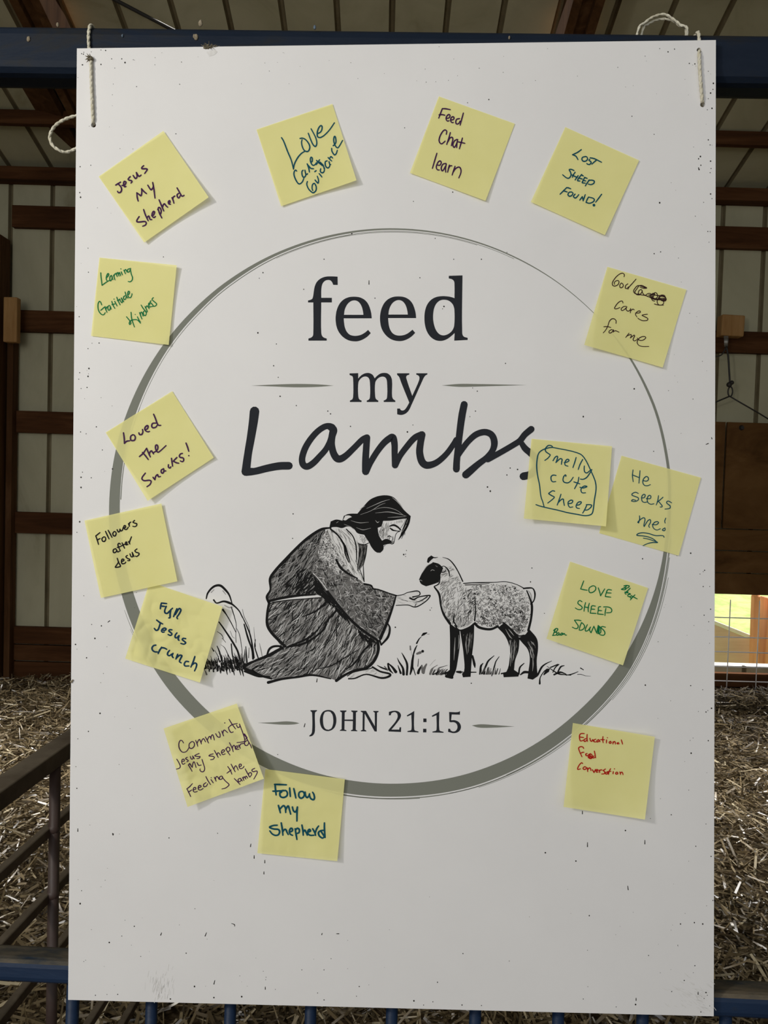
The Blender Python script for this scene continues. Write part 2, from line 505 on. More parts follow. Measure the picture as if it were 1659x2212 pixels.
# outdoors, seen through the low doorway
bm = bmesh.new()
bmesh.ops.create_grid(bm, x_segments=60, y_segments=60, size=0.5)
for v in bm.verts:
    x = -12 + (v.co.x + 0.5) * 30; y = 4.75 + (v.co.y + 0.5) * 30
    v.co = Vector((x, y, -0.1 + max(0, y - 6.0) * 0.14 + 0.05 * noise.noise(Vector((x, y, 3)))))
lawn = struct('lawn', bm, M_GRASS, 'sunlit green grass outside the low doorway')

# ================================================================== THINGS AT THE BACK WALL
def C(px, py, Y): return at(px, py, Y)

# wooden block on the left post
bm = bmesh.new()
p = C(26, 692, 4.44)
add_box(bm, (p.x, 4.44, p.z), (0.078, 0.05, 0.255), None, 0.006)
o = bm_obj('wood_block', bm, M_BLOCK)
tag(o, 'orange-brown wooden block standing out from the post at the left', 'wood block')

# lifting door of plywood above the opening
t = empty('lifting_door', (C(1560, 1283, 4.53).x, 4.53, DZ1 - 0.10))
tag(t, 'stained plywood lifting door hung on a rope above the low doorway', 'door')
def rel(pt): return Vector(pt) - t.location
bm = bmesh.new()
x0, x1 = C(1410, 1100, 4.53).x, C(1712, 1100, 4.53).x
xm = C(1565, 1000, 4.53).x
ztop, zbot = C(1600, 912, 4.53).z, C(1600, 1285, 4.53).z
zs = [C(1600, y, 4.53).z for y in (1143, 1190, 1238)]
add_box(bm, rel(((xm + x1) / 2 + 0.002, 4.53, (ztop + zs[0]) / 2)), (x1 - xm - 0.004, 0.018, ztop - zs[0] - 0.004), None, 0.002)
bm_obj('plywood_sheet', bm, M_PLY, t)
bm = bmesh.new()
add_box(bm, rel(((xm + x0) / 2 - 0.003, 4.532, (ztop + zs[0]) / 2)), (xm - x0 - 0.006, 0.018, ztop - zs[0] - 0.004), None, 0.002)
bm_obj('side_strip', bm, M_PLY, t)
for a, b in ((zs[0], zs[1]), (zs[1], zs[2]), (zs[2], zbot)):
    bm = bmesh.new()
    add_box(bm, rel(((x0 + x1) / 2, 4.53, (a + b) / 2)), (x1 - x0, 0.020, a - b - 0.006), None, 0.003)
    bm_obj('cross_plank', bm, M_PLY, t)
for px in (1500, 1602, 1690):
    bm = bmesh.new(); q = C(px, 924 if px == 1602 else 926, 4.52)
    r = bmesh.ops.create_cone(bm, cap_ends=True, segments=16, radius1=0.016, radius2=0.010, depth=0.014, matrix=Matrix.Translation(rel((q.x, 4.515, q.z))) @ Matrix.Rotation(math.pi / 2, 4, 'X'))
    bm_obj('bolt', bm, M_DARKWIRE, t)

# pulley block, rope and wire bridle that lift the door
t = empty('pulley_block', (C(1578, 705, 4.50).x, 4.50, C(1578, 728, 4.50).z))
tag(t, 'orange pine block with a small grey pulley high on the back wall', 'pulley')
bm = bmesh.new()
p = C(1578, 705.5, 4.50)
add_box(bm, p - t.location, (0.132, 0.075, 0.122), Matrix.Rotation(math.radians(1.5), 3, 'Y'), 0.008)
bm_obj('mounting_block', bm, M_BLOCK, t)
bm = bmesh.new()
p = C(1569, 739, 4.46) - t.location
bmesh.ops.create_cone(bm, cap_ends=True, segments=24, radius1=0.026, radius2=0.026, depth=0.018, matrix=Matrix.Translation(p) @ Matrix.Rotation(math.pi / 2, 4, 'Y') @ Matrix.Rotation(0.5, 4, 'X'))
add_bar(bm, p + Vector((0, 0, 0.0)), p + Vector((0.004, 0.02, 0.045)), 0.024, 0.006)
bm_obj('sheave', bm, M_PULLEY, t)
bm = bmesh.new()
pts = [C(1569, 748, 4.44), C(1573, 770, 4.44), C(1575, 800, 4.44), C(1577, 832, 4.44)]
add_tube(bm, catmull(pts, 4), 0.0055, 8)
add_tube(bm, catmull([C(1569, 748, 4.44), C(1560, 765, 4.44), C(1546, 770, 4.45), C(1520, 766, 4.47)], 4), 0.004, 8)
for dz, r in ((0, 0.016), (0.012, 0.013)):
    bmesh.ops.create_icosphere(bm, subdivisions=2, radius=r, matrix=Matrix.Translation(C(1577.5, 831, 4.44) + Vector((0.008 if dz else -0.006, 0, dz))))
o = bm_obj('lifting_rope', bm, M_DARKWIRE, smooth=True)
tag(o, 'dark knotted rope running down from the pulley to the door wires', 'rope')
bm = bmesh.new()
c = C(1577.5, 846, 4.44)
pts = [c + Vector((math.cos(a) * 0.013, 0, math.sin(a) * 0.028)) for a in np.linspace(0, 2 * math.pi, 21)]
add_tube(bm, pts, 0.004, 8, False)
apex = C(1576, 856, 4.44)
add_tube(bm, [apex, C(1640, 893, 4.48), C(1692, 925, 4.51)], 0.0042, 8)
add_tube(bm, [apex, C(1545, 869, 4.46), C(1500, 886, 4.48), C(1437, 917, 4.51)], 0.0042, 8)
o = bm_obj('wire_bridle', bm, M_DARKWIRE, smooth=True)
tag(o, 'dark wire bridle with a link spreading down to the plywood door', 'wire')

# wire stock panel across the doorway
t = empty('stock_fence', (C(1560, 1503, 4.47).x, 4.47, 0.03))
tag(t, 'galvanised wire stock panel across the low doorway', 'fence')
xa, xb = C(1402, 1400, 4.47).x, C(1722, 1400, 4.47).x
for y in (1335, 1377, 1409, 1441, 1472, 1503):
    bm = bmesh.new()
    z = C(1600, y, 4.47).z
    add_tube(bm, [Vector((xa, 4.47, z)) - t.location, Vector((xb, 4.47, z)) - t.location], 0.0034, 8)
    bm_obj('horizontal_wire', bm, M_WIRE, t, True)
for px in (1447, 1510, 1573, 1636, 1699):
    bm = bmesh.new()
    X = C(px, 1400, 4.466).x
    add_tube(bm, [Vector((X, 4.464, 0.02)) - t.location, Vector((X, 4.464, C(1600, 1296, 4.47).z)) - t.location], 0.0032, 8)
    bm_obj('upright_wire', bm, M_WIRE, t, True)

# white sill board of the doorway
bm = bmesh.new()
z = C(1600, 1446, 4.66).z
add_box(bm, ((DX0 + DX1) / 2, 4.70, z), (DX1 - DX0 - 0.01, 0.14, 0.032), None, 0.004)
o = bm_obj('sill_board', bm, M_WHITEPAINT)
tag(o, 'white board lying along the sill of the low doorway', 'board')
# boarded ramp side outside, with pale sunlit edge
t = empty('loading_ramp', (C(1560, 1440, 5.4).x, 5.4, -0.05))
tag(t, 'red-brown boarded ramp sloping down outside the low doorway', 'ramp')
ra, rb = C(1460, 1316, 5.4), C(1640, 1388, 5.4)
bm = bmesh.new()
vs = [(ra.x, ra.z), (rb.x, rb.z), (rb.x, -0.05), (ra.x, -0.05)]
fr = [bm.verts.new(Vector((x, 5.40, z)) - t.location) for x, z in vs]
bk = [bm.verts.new(Vector((x, 5.48, z)) - t.location) for x, z in vs]
bm.faces.new(fr); bm.faces.new(bk[::-1])
for i in range(4): bm.faces.new((fr[i], bk[i], bk[(i + 1) % 4], fr[(i + 1) % 4]))
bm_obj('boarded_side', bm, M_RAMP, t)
bm = bmesh.new()
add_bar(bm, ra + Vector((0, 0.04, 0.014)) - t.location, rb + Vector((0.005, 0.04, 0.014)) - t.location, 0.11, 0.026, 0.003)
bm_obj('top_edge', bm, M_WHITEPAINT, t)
# orange post outside
t = empty('fence_post', (C(1668, 1440, 5.2).x, 5.2, -0.08))
tag(t, 'orange stained post outside at the right of the low doorway', 'post')
bm = bmesh.new()
zt = C(1668, 1290, 5.2).z
add_box(bm, (0, 0, (zt + 0.08) / 2), (0.16, 0.12, zt + 0.08), None, 0.01)
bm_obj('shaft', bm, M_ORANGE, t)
bm = bmesh.new()
q = C(1633, 1281, 5.15) - t.location
bmesh.ops.create_cone(bm, cap_ends=True, segments=20, radius1=0.028, radius2=0.018, depth=0.045, matrix=Matrix.Translation(q))
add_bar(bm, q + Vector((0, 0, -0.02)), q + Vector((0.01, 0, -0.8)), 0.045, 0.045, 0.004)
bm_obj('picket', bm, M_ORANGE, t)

# thin cable stapled under the roof purlins
def roof_point(px, py, drop):
    r = ray(px, py)
    k = (ZE - drop + YB * SLOPE - CAM_Z) / (r.z + r.y * SLOPE)
    return CAM + r * k
bm = bmesh.new()
add_tube(bm, [roof_point(x, y, 0.087) for x, y in ((170, -42), (215, -18), (345, 50), (480, 120), (620, 193))], 0.008, 8)
o = bm_obj('cable', bm, M_DARKWIRE, smooth=True)
tag(o, 'thin dark cable slanting under the roof at the upper left', 'cable')

# ================================================================== STRAW
def straw(name, n, xr, yr, zr, label, seed=3, near=True):
    g = np.random.default_rng(seed)
    x = g.uniform(xr[0], xr[1], n); y = g.uniform(yr[0], yr[1], n)
    if near: y = yr[0] + (yr[1] - yr[0]) * g.uniform(0, 1, n) ** 1.15
    L = np.clip(g.lognormal(math.log(0.055), 0.5, n), 0.018, 0.17)
    wd = g.uniform(0.0014, 0.0042, n)
    a = g.uniform(0, 2 * math.pi, n)
    tilt = g.normal(0, 0.30, n)
    z = zr[0] + (zr[1] - zr[0]) * g.uniform(0, 1, n)
    z = z + 0.018 * np.sin(x * 7 + 1.3 * np.sin(y * 5)) * np.cos(y * 6.1)
    d = np.stack([np.cos(a) * np.cos(tilt), np.sin(a) * np.cos(tilt), np.sin(tilt)], 1)
    roll = g.normal(0, 0.7, n)
    side0 = np.stack([-np.sin(a), np.cos(a), np.zeros(n)], 1)
    upv = np.cross(d, side0)
    side = side0 * np.cos(roll)[:, None] + upv * np.sin(roll)[:, None]
    nrm = np.cross(d, side)
    bend = g.normal(0, 0.10, n) * L
    c = np.stack([x, y, z], 1)
    V = np.zeros((n, 8, 3))
    for i, t in enumerate((-0.5, -0.17, 0.17, 0.5)):
        p = c + d * (L * t)[:, None] + nrm * (bend * (0.25 - t * t) * 4 * 0.5)[:, None]
        w = wd * (1.0 if abs(t) < 0.3 else 0.8)
        V[:, 2 * i] = p + side * w[:, None]; V[:, 2 * i + 1] = p - side * w[:, None]
    V[:, :, 1] = np.minimum(V[:, :, 1], YB - 0.045)
    b = (np.arange(n) * 8)[:, None]
    Fq = np.stack([b + np.array([[0, 1, 3, 2]]), b + np.array([[2, 3, 5, 4]]), b + np.array([[4, 5, 7, 6]])], 1).reshape(-1)
    me = bpy.data.meshes.new(name)
    me.vertices.add(n * 8); me.vertices.foreach_set('co', V.reshape(-1))
    me.loops.add(n * 12); me.loops.foreach_set('vertex_index', Fq.astype(np.int32))
    me.polygons.add(n * 3); me.polygons.foreach_set('loop_start', np.arange(0, n * 12, 4, dtype=np.int32))
    me.update(calc_edges=True)
    at_ = me.attributes.new('tone', 'FLOAT', 'POINT')
    at_.data.foreach_set('value', np.repeat(np.clip(g.beta(1.6, 2.2, n), 0, 1), 8).astype(np.float32))
    o = link(name, me, None, [M_STRAW])
    tag(o, label, 'straw', kind='stuff')
    return o
straw('straw_bedding', 150000, (-3.0, 3.2), (0.9, 4.56), (0.0, 0.05), 'loose chopped straw bedding covering the floor of the pen')
straw('straw_ridge', 9000, (DX0 - 0.3, 3.2), (4.25, 4.5), (0.02, 0.13), 'low ridge of straw banked up in front of the low doorway', 5, False)

# ================================================================== THE SIGN'S PLANE
# measured pose of the 24 x 36 inch board (camera frame: right, down, forward)
_a = Vector((0.99952, 0.0056, -0.0307)).normalized()
_b = Vector((-0.0041, 0.9995, -0.0085)); _b = (_b - _a * _b.dot(_a)).normalized()
def c2w(v): return RIGHT * v[0] + DOWN * v[1] + FWD * v[2]
BA, BB = c2w(_a), c2w(_b)
BN = (BB.cross(BA)).normalized()                 # towards the viewer
if BN.dot(FWD) > 0: BN = -BN
BW, BH, BT = 0.6096, 0.9144, 0.005
B_TL = CAM + c2w((-0.2967, -0.4479, 0.7429))
B_ORG = B_TL + BA * (BW / 2) + BB * BH           # middle of the lower edge
B_MAT = Matrix.Identity(4)
for i in range(3):
    B_MAT[i][0] = BA[i]; B_MAT[i][1] = -BB[i]; B_MAT[i][2] = BN[i]; B_MAT[i][3] = B_ORG[i]
B_INV = B_MAT.inverted()
CAM_L = B_INV @ CAM
def b3(px, py, h=0.0):
    """board coordinates of a point seen at (px, py) and standing h off the board"""
    P = B_INV @ hit(px, py, B_ORG, BN)
    P = P + (CAM_L - P) * (h / CAM_L.z)
    return (P.x, P.y, h)

# ================================================================== BLUE GATE behind the sign
GX = Vector((BA.x, BA.y, 0)).normalized()
GUP = -BB; GUP = (GUP - GX * GUP.dot(GX)).normalized()
GN = GX.cross(GUP).normalized()
if GN.dot(FWD) > 0: GN = -GN
G_ORG = B_ORG - BN * (BT + 0.004)
# keep the whole gate face behind the sign
dmin = min((B_MAT @ Vector((sx * BW / 2, sy * BH, -BT)) - G_ORG).dot(GN) for sx in (-1, 1) for sy in (0, 1))
G_ORG = G_ORG + GN * (dmin - 0.002)
def g2(px, py):
    p = hit(px, py, G_ORG, GN) - G_ORG
    return p.dot(GX), p.dot(GUP)
def gp(u, w, d=0.0): return G_ORG + GX * u + GUP * w - GN * d
GR = Matrix((GX, -GN, GUP)).transposed()

gate = empty('livestock_gate', gp(0, 0, 0.02))
gate.location.z = 0.0
tag(gate, 'worn blue steel livestock gate that the white sign hangs on', 'gate')
def grel(p): return Vector(p) - gate.location
u0, wt0 = g2(0, 49); u1, wt1 = g2(1659, 66)
wtop = (wt0 + wt1) / 2
wbot = (g2(0, 154)[1] + g2(1659, 176)[1]) / 2
UL, UR = -0.95, 0.95
bm = bmesh.new()
RAIL_D = 0.038
add_box(bm, grel(gp(0, (wtop + wbot) / 2, RAIL_D / 2)), (UR - UL, RAIL_D, wtop - wbot), GR, 0.011)
bm_obj('top_rail', bm, M_BLUE, gate)
ltop = (g2(0, 2076)[1] + g2(1659, 2150)[1]) / 2
lbot = (g2(0, 2127)[1] + g2(1659, 2206)[1]) / 2
bm = bmesh.new()
add_box(bm, grel(gp(0, (ltop + lbot) / 2, 0.015)), (UR - UL, 0.030, ltop - lbot), GR, 0.007)
lr = bm_obj('lower_rail', bm, [M_CLEANBLUE, M_DUST], gate)
for p in lr.data.polygons:
    if p.normal.dot(GUP) > 0.6: p.material_index = 1
foot = -(G_ORG.z) / GUP.z
for px in (142, 316, 490, 667, 846, 1030, 1213, 1399, 1582):
    u, w = g2(px, 2205)
    bm = bmesh.new()
    add_tube(bm, [grel(gp(u, lbot + 0.002, 0.015)), grel(gp(u, foot + 0.09, 0.015))], 0.0058 if px > 142 else 0.0062, 14)
    bm_obj('upright_rod', bm, M_CLEANBLUE, gate, True)
bm = bmesh.new()
add_box(bm, grel(gp(0, foot + 0.075, 0.015)), (UR - UL, 0.030, 0.030), GR, 0.007)
bm_obj('bottom_rail', bm, M_BLUE, gate)
for u in (UL + 0.02, UR - 0.02):
    bm = bmesh.new()
    add_bar(bm, grel(gp(u, foot + 0.005, 0.02)), grel(gp(u, wtop - 0.002, 0.02)), 0.04, 0.034, 0.008)
    bm_obj('end_post', bm, M_BLUE, gate)
# scraps of dried mud and bare metal on the rails
for px, py, r in ((62, 85, 5), (424, 81, 6), (420, 79, 4), (125, 54, 4), (1100, 82, 3), (680, 60, 4), (433, 51, 6), (265, 78, 3)):
    u, w = g2(px, py)
    bm = bmesh.new()
    bmesh.ops.create_icosphere(bm, subdivisions=2, radius=1.0)
    for v in bm.verts:
        k = 1 + 0.35 * noise.noise(v.co * 2.2 + Vector((px, py, 0)))
        v.co = grel(gp(u, w, -0.0004)) + (GX * v.co.x * 0.75 + GUP * v.co.y * 1.2) * (r / F * 0.77 * k) + GN * v.co.z * 0.0012
    bm_obj('mud_spot', bm, M_SPOT if px not in (265, 680) else M_CHIP, gate, True)

# ================================================================== PEN PARTITION (rusty panel running away to the left of the sign)
D_P = ray(930, 1032); D_P.z = 0; D_P.normalize()
P_N = Vector((D_P.y, -D_P.x, 0))
P_P = at(0, 1712, 1.07)
part = empty('sheep_hurdle', (P_P.x, P_P.y, 0.0) )
tag(part, 'low rusty steel pen panel of level bars running away behind the gate', 'hurdle')
def prel(p): return Vector(p) - part.location
def pz(px, py): return hit(px, py, P_P, P_N).z
Y0, Y1 = -0.235, 3.35
def pp(s, z): return Vector((P_P.x, P_P.y, 0)) + D_P * s + Vector((0, 0, z))
rails = [(0, 1713, 0.036, 0.028), (0, 1888, 0.014, 0.017), (0, 2045, 0.014, 0.017), (0, 2203, 0.014, 0.017), (207, 2188, 0.014, 0.017), (277, 2190, 0.014, 0.017), (385, 2196, 0.022, 0.03)]
zlist = []
for k, (px, py, wx, wz) in enumerate(rails):
    z = pz(px, py); zlist.append(z)
    bm = bmesh.new()
    add_bar(bm, prel(pp(Y0, z)), prel(pp(Y1, z)), wx, wz, 0.003)
    # a dusty top face
    o = bm_obj('top_rail' if k == 0 else 'level_bar', bm, [M_RUST, M_RUSTDUST], part)
    for p in o.data.polygons:
        if p.normal.z > 0.7: p.material_index = 1
for px, py in ((104, 1800), (-420, 1800), (355, 2000), (470, 2000), (560, 2000)):
    h = hit(px, py, P_P, P_N)
    s = (h - P_P).dot(D_P)
    bm = bmesh.new()
    zt = zlist[0]
    add_tube(bm, [prel(pp(s, 0.012)) + P_N * 0.010, prel(pp(s, zt - 0.015)) + P_N * 0.010], 0.0085, 14)
    for z in zlist[1:-1]:
        bmesh.ops.create_icosphere(bm, subdivisions=2, radius=0.0105, matrix=Matrix.Translation(prel(pp(s, z + 0.004)) + P_N * 0.009))
    bm_obj('upright_rod', bm, M_RUSTBLUE, part, True)

# ================================================================== THE SIGN
HOLES = [(197, 127, 4.6), (202, 270, 5.4), (1510, 108, 4.8), (1518, 226, 5.4)]
def board_mesh():
    outer = [Vector((-BW / 2, 0)), Vector((BW / 2, 0)), Vector((BW / 2, BH)), Vector((-BW / 2, BH))]
    hs = []
    for px, py, r in HOLES:
        c = b3(px, py); rr = r / F * 0.745
        hs.append([Vector((c[0] + rr * math.cos(a), c[1] + rr * math.sin(a))) for a in np.linspace(0, 2 * math.pi, 21)[:-1]])
    loops = [outer] + hs
    flat = [p for lp in loops for p in lp]
    tris = tessellate_polygon([[Vector((p.x, p.y, 0)) for p in lp] for lp in loops])
    n = len(flat)
    vs = [(p.x, p.y, 0) for p in flat] + [(p.x, p.y, -BT) for p in flat]
    fs = []
    for t in tris:
        a, b, c = (flat[i] for i in t)
        up = (b - a).cross(c - a) > 0
        f = tuple(t) if up else tuple(t[::-1])
        fs.append(f); fs.append(tuple(i + n for i in f[::-1]))
    base = 0
    for lp in loops:
        k = len(lp)
        for i in range(k):
            a, b = base + i, base + (i + 1) % k
            fs.append((a, a + n, b + n, b) if lp is not outer else (b, a, a + n, b + n))
        base += k
    me = bpy.data.meshes.new('sign_board'); me.from_pydata(vs, [], fs); me.update()
    return me
sign = link('sign_board', board_mesh(), None, [M_BOARD])
sign.matrix_world = B_MAT
tag(sign, 'white printed sign board reading feed my Lambs, hung on the blue gate', 'sign')

def prnt(fl, name, mats, parent=None, label=None):
    o = fl.build(name, b3, mats, parent or sign)
    if label: o['label'] = label
    return o

H1 = 0.00010
# --- the ring: a brushed band whose width changes round the circle, with hairline strokes beside it
RING_C = (842, 1109)
RT = [(0, 607, 600), (8, 605, 597), (34.5, 619, 593.5), (47.5, 617, 590), (72, 616, 587), (89, 612, 584), (99, 612, 583), (119, 611.5, 581), (139.5, 611, 580), (165, 605, 580), (182, 606.7, 583.7),
      (199, 608, 589), (225, 611, 600), (234, 612.6, 604), (247, 614, 608.5), (271, 616, 612.6), (283, 616.5, 613.5), (295, 617, 614.4), (308, 617.8, 616.2), (319, 618.4, 617.4), (327, 620, 616), (337, 619, 613.5), (350, 613, 607), (360, 607, 600)]
def ring_r(a):
    a %= 360
    for (a0, o0, i0), (a1, o1, i1) in zip(RT, RT[1:]):
        if a0 <= a <= a1:
            t = (a - a0) / (a1 - a0); t = t * t * (3 - 2 * t) * 0.5 + t * 0.5
            return o0 + (o1 - o0) * t, i0 + (i1 - i0) * t
def rp(a, r): return Vector((RING_C[0] + r * math.cos(math.radians(a)), RING_C[1] + r * math.sin(math.radians(a))))
fl = Flat()
A = [i * 1.5 for i in range(240)]
for a in A:
    pts = []
    o0, i0 = ring_r(a); o1, i1 = ring_r(a + 1.5)
    b = len(fl.v)
    for q in (rp(a, i0), rp(a + 1.5, i1), rp(a + 1.5, o1), rp(a, o0)): fl.v.append(tuple(q)); fl.h.append(H1)
    fl.f.append((b, b + 1, b + 2, b + 3)); fl.m.append(0)
def hair(a0, a1, off0, off1, w0, w1, inner=False):
    n = max(6, int(abs(a1 - a0) / 2.5))
    P = [rp(a0 + (a1 - a0) * i / n, ring_r(a0 + (a1 - a0) * i / n)[1 if inner else 0] + off0 + (off1 - off0) * i / n) for i in range(n + 1)]
    fl.stroke(P, [w0, (w0 + w1) / 2 + 0.3, w1], H1, 0, 3)
hair(228, 296, -3.2, -2.6, 0.8, 0.9, True); hair(196, 262, -3.5, -3.6, 0.7, 1.1, True); hair(246, 288, -5.4, -4.4, 0.5, 0.8, True)
hair(203, 183, -4, -2, 0.7, 1.8, True)
hair(4, 66, 2.6, 3.2, 0.8, 1.6); hair(9, 47, 6.5, 6.0, 1.2, 1.1); hair(13, 40, 10.5, 9.0, 0.9, 0.7); hair(5, 25, 4.4, 4.6, 1.6, 1.0)
hair(40, 78, 5.5, 3.8, 0.9, 1.6); hair(47, 72, 9.0, 6.4, 0.8, 0.8); hair(62, 101, 3.4, 4.4, 1.0, 2.6); hair(84, 104, 5.8, 3.2, 1.2, 0.7)
hair(160, 150, 4.2, 3.4, 0.5, 1.0); hair(156, 148, 7.0, 5.5, 0.4, 0.9)
prnt(fl, 'printed_ring', [M_RING], None, 'brushed sage grey ring')

# --- tapered dashes
for s, ox, oy, sc in (("143,629 250,624 370,620.5 480,623 555,629 480,635 370,637.5 250,633", 480, 560, .434),
                      ("1093,628 1180,620.5 1270,621 1515,626 1270,633.5 1180,635", 480, 560, .434),
                      ("48,147 150,143 225,138 280,143 306,150 270,157 200,158.5 120,153", 540, 1510, .3496),
                      ("1370,163 1425,156 1500,160 1636,170 1500,177 1410,176", 540, 1510, .3496)):
    fl = Flat(); fl.poly(parse(s, ox, oy, sc)[0], (), H1)
    prnt(fl, 'printed_dash', [M_RING], None, 'tapered sage grey dash')

# --- the words
def word(name, shapes, mat, label):
    fl = Flat()
    for outer, holes, ox, oy, sc in shapes:
        fl.poly(parse(outer, ox, oy, sc)[0], [parse(x, ox, oy, sc)[0] for x in holes], H1)
    return prnt(fl, name, [mat], None, label)
S1 = .12055
E_OUT = "1352,810 850,810 855,880 870,970 905,1050 955,1100 1020,1122 1090,1122 1160,1105 1230,1065 1287,1018 1335,1075 1270,1140 1190,1190 1110,1218 1030,1222 940,1205 850,1155 775,1075 728,980 706,860 708,750 732,640 782,540 850,472 940,432 1040,422 1140,435 1220,475 1280,540 1320,630 1343,720"
E_IN = "855,747 1203,747 1192,670 1170,595 1135,535 1090,499 1040,488 985,500 930,540 890,600 865,670"
word('printed_word', [
    ("210,525 210,490 250,480 285,460 300,420 315,320 332,235 370,155 440,95 520,65 600,58 740,62 742,212 662,210 640,160 610,130 570,122 520,135 475,180 455,240 447,320 447,442 637,442 637,525 447,525 447,1060 460,1120 490,1152 545,1172 545,1210 217,1210 217,1172 270,1152 298,1120 305,1060 305,525", [], 640, 590, S1),
    (E_OUT, [E_IN], 640, 590, S1), (E_OUT, [E_IN], 735.9, 589.4, S1),
    ("1240,95 1240,48 1485,40 1480,1060 1490,1112 1515,1140 1578,1160 1578,1197 1337,1210 1345,1072 1290,1122 1220,1175 1150,1206 1080,1215 1000,1200 920,1148 855,1060 815,940 803,800 815,670 855,560 920,480 1010,430 1110,413 1200,415 1280,428 1342,448 1342,220 1335,150 1300,112",
     ["1340,660 1336,940 1312,1010 1270,1062 1210,1100 1140,1115 1080,1098 1022,1040 982,950 960,830 962,710 985,605 1030,530 1090,487 1165,477 1240,495 1295,540 1327,595"], 820, 590, S1)],
     M_NAVY, 'dark printed word feed')
word('printed_word', [
    ("125,167 125,137 280,133 280,230 310,195 360,155 430,130 490,135 540,165 575,225 620,180 680,140 750,128 810,140 860,185 885,260 888,550 905,595 945,625 945,650 737,650 737,625 780,602 797,560 797,310 785,240 755,205 710,195 650,215 605,260 585,305 585,550 600,597 640,625 640,650 433,650 433,625 475,602 490,560 490,310 478,240 450,205 405,193 350,210 302,258 283,300 283,555 300,602 340,625 340,650 132,650 132,625 175,602 188,560 188,230 180,192 155,178", [], 740, 790, S1),
    ("977,165 977,135 1195,135 1195,160 1155,175 1140,200 1148,245 1248,540 1360,290 1377,225 1370,190 1350,172 1320,160 1320,135 1520,135 1520,155 1485,175 1455,215 1420,290 1240,690 1190,795 1140,850 1080,878 1030,882 978,870 978,767 1027,767 1040,790 1070,803 1110,790 1150,740 1195,660 1050,300 1015,205 995,180", [], 740, 790, S1)],
     M_NAVY, 'dark printed word my')
S2 = .2170
word('printed_verse', [
    ("72,75 72,65 137,65 137,73 120,84 116,100 117,262 110,296 90,320 62,328 60,318 80,300 88,272 88,100 84,84", [], 655, 1520, S2),
    ("245,63 290,72 318,105 330,165 320,220 295,255 250,273 205,262 178,230 165,170 175,115 200,78", ["245,77 215,85 200,120 197,170 205,225 225,253 252,260 280,245 296,205 299,160 290,110 270,82"], 655, 1520, S2),
    ("367,77 367,68 430,68 430,77 413,88 412,158 495,158 495,88 478,77 478,68 540,70 540,79 525,88 523,260 540,270 537,275 475,273 475,265 492,258 494,174 411,172 410,258 430,265 430,273 365,270 365,263 382,255 384,88", [], 655, 1520, S2),
    ("573,80 573,71 625,71 713,225 712,90 697,80 697,72 750,73 750,82 735,90 732,278 710,276 612,100 610,258 628,268 628,277 573,275 573,268 590,260 592,90", [], 655, 1520, S2),
    ("848,277 848,265 880,225 920,175 940,130 935,98 915,85 890,88 875,100 872,115 853,118 853,82 890,72 930,72 960,88 973,115 965,145 940,182 910,220 878,258 955,258 960,235 975,235 973,282", [], 655, 1520, S2),
    ("1030,118 1105,73 1105,255 1112,268 1147,277 1147,286 1037,282 1037,273 1073,265 1078,250 1076,110 1037,128", [], 655, 1520, S2),
    ("1195,148 1227,148 1227,184 1195,184", [], 655, 1520, S2), ("1193,250 1226,250 1226,286 1193,286", [], 655, 1520, S2),
    ("1280,120 1355,78 1355,258 1362,272 1397,281 1397,290 1286,287 1286,278 1322,270 1327,255 1326,115 1285,132", [], 655, 1520, S2),
    ("1452,83 1545,83 1560,73 1560,110 1478,108 1472,165 1510,165 1550,185 1570,225 1560,265 1530,288 1490,293 1442,280 1443,250 1462,250 1468,268 1490,277 1515,272 1532,250 1535,225 1525,200 1500,185 1470,185 1455,182", [], 655, 1520, S2)],
     M_NAVY, 'dark printed verse number')
# Lambs, in a brush script
fl = Flat()
SA = .21097
done = []
def brush(s, w, o=(510, 850)):
    for P in parse(s, o[0], o[1], SA): fl.stroke(P, [x * SA for x in w] if isinstance(w, list) else w * SA, H1 + 2e-5 * len(done), 0, 7); done.append(1)
brush("189,182 175,300 150,460 122,620 99,800", [98, 92, 84, 80, 88])
brush("99,800 190,797 320,765 440,743 540,740", [90, 72, 76, 80, 80])
brush("985,345 950,333 900,343 830,392 760,472 705,565 676,660 685,725 728,748 790,712 855,645 920,570 965,480 985,390", [68, 62, 62, 62, 64, 66, 66, 68, 68, 66, 62, 60, 60, 60])
brush("970,345 1000,375 983,440 978,520 995,605 1030,662 1072,668 1130,632 1210,555 1290,475 1335,452", [76, 72, 70, 68, 72, 76, 74, 66, 62, 62, 66])
brush("1340,450 1332,560 1325,690 1326,800", [66, 68, 70, 74])
brush("1326,800 1370,715 1440,600 1510,510 1568,462 1605,450 1622,520 1623,620 1628,735", [74, 62, 62, 66, 70, 72, 66, 62, 66])
B2_ = (830, 850)
brush("110,735 160,640 230,545 310,455 385,420", [66, 60, 62, 64, 70], B2_)
brush("387,420 370,510 362,600 382,690 425,732 490,727 560,690 640,615 705,525 735,470", [70, 70, 72, 76, 76, 68, 62, 58, 56, 50], B2_)
brush("818,112 795,230 772,400 755,560 742,690 738,775", [72, 74, 70, 66, 68, 70], B2_)
brush("755,640 790,580 860,490 940,420 1030,395 1100,425 1127,500 1110,580 1050,655 960,725 890,785 835,832", [50, 60, 60, 64, 66, 68, 70, 62, 60, 66, 74, 78], B2_)
brush("1060,675 1200,598 1330,522 1392,480 1440,420 1505,365", [62, 60, 60, 62, 64, 68], B2_)
brush("1395,490 1440,560 1500,612 1555,675 1560,755 1500,825 1425,848", [50, 66, 70, 72, 70, 74, 80], B2_)
prnt(fl, 'printed_word', [M_NAVY], None, 'dark brush script word Lambs')

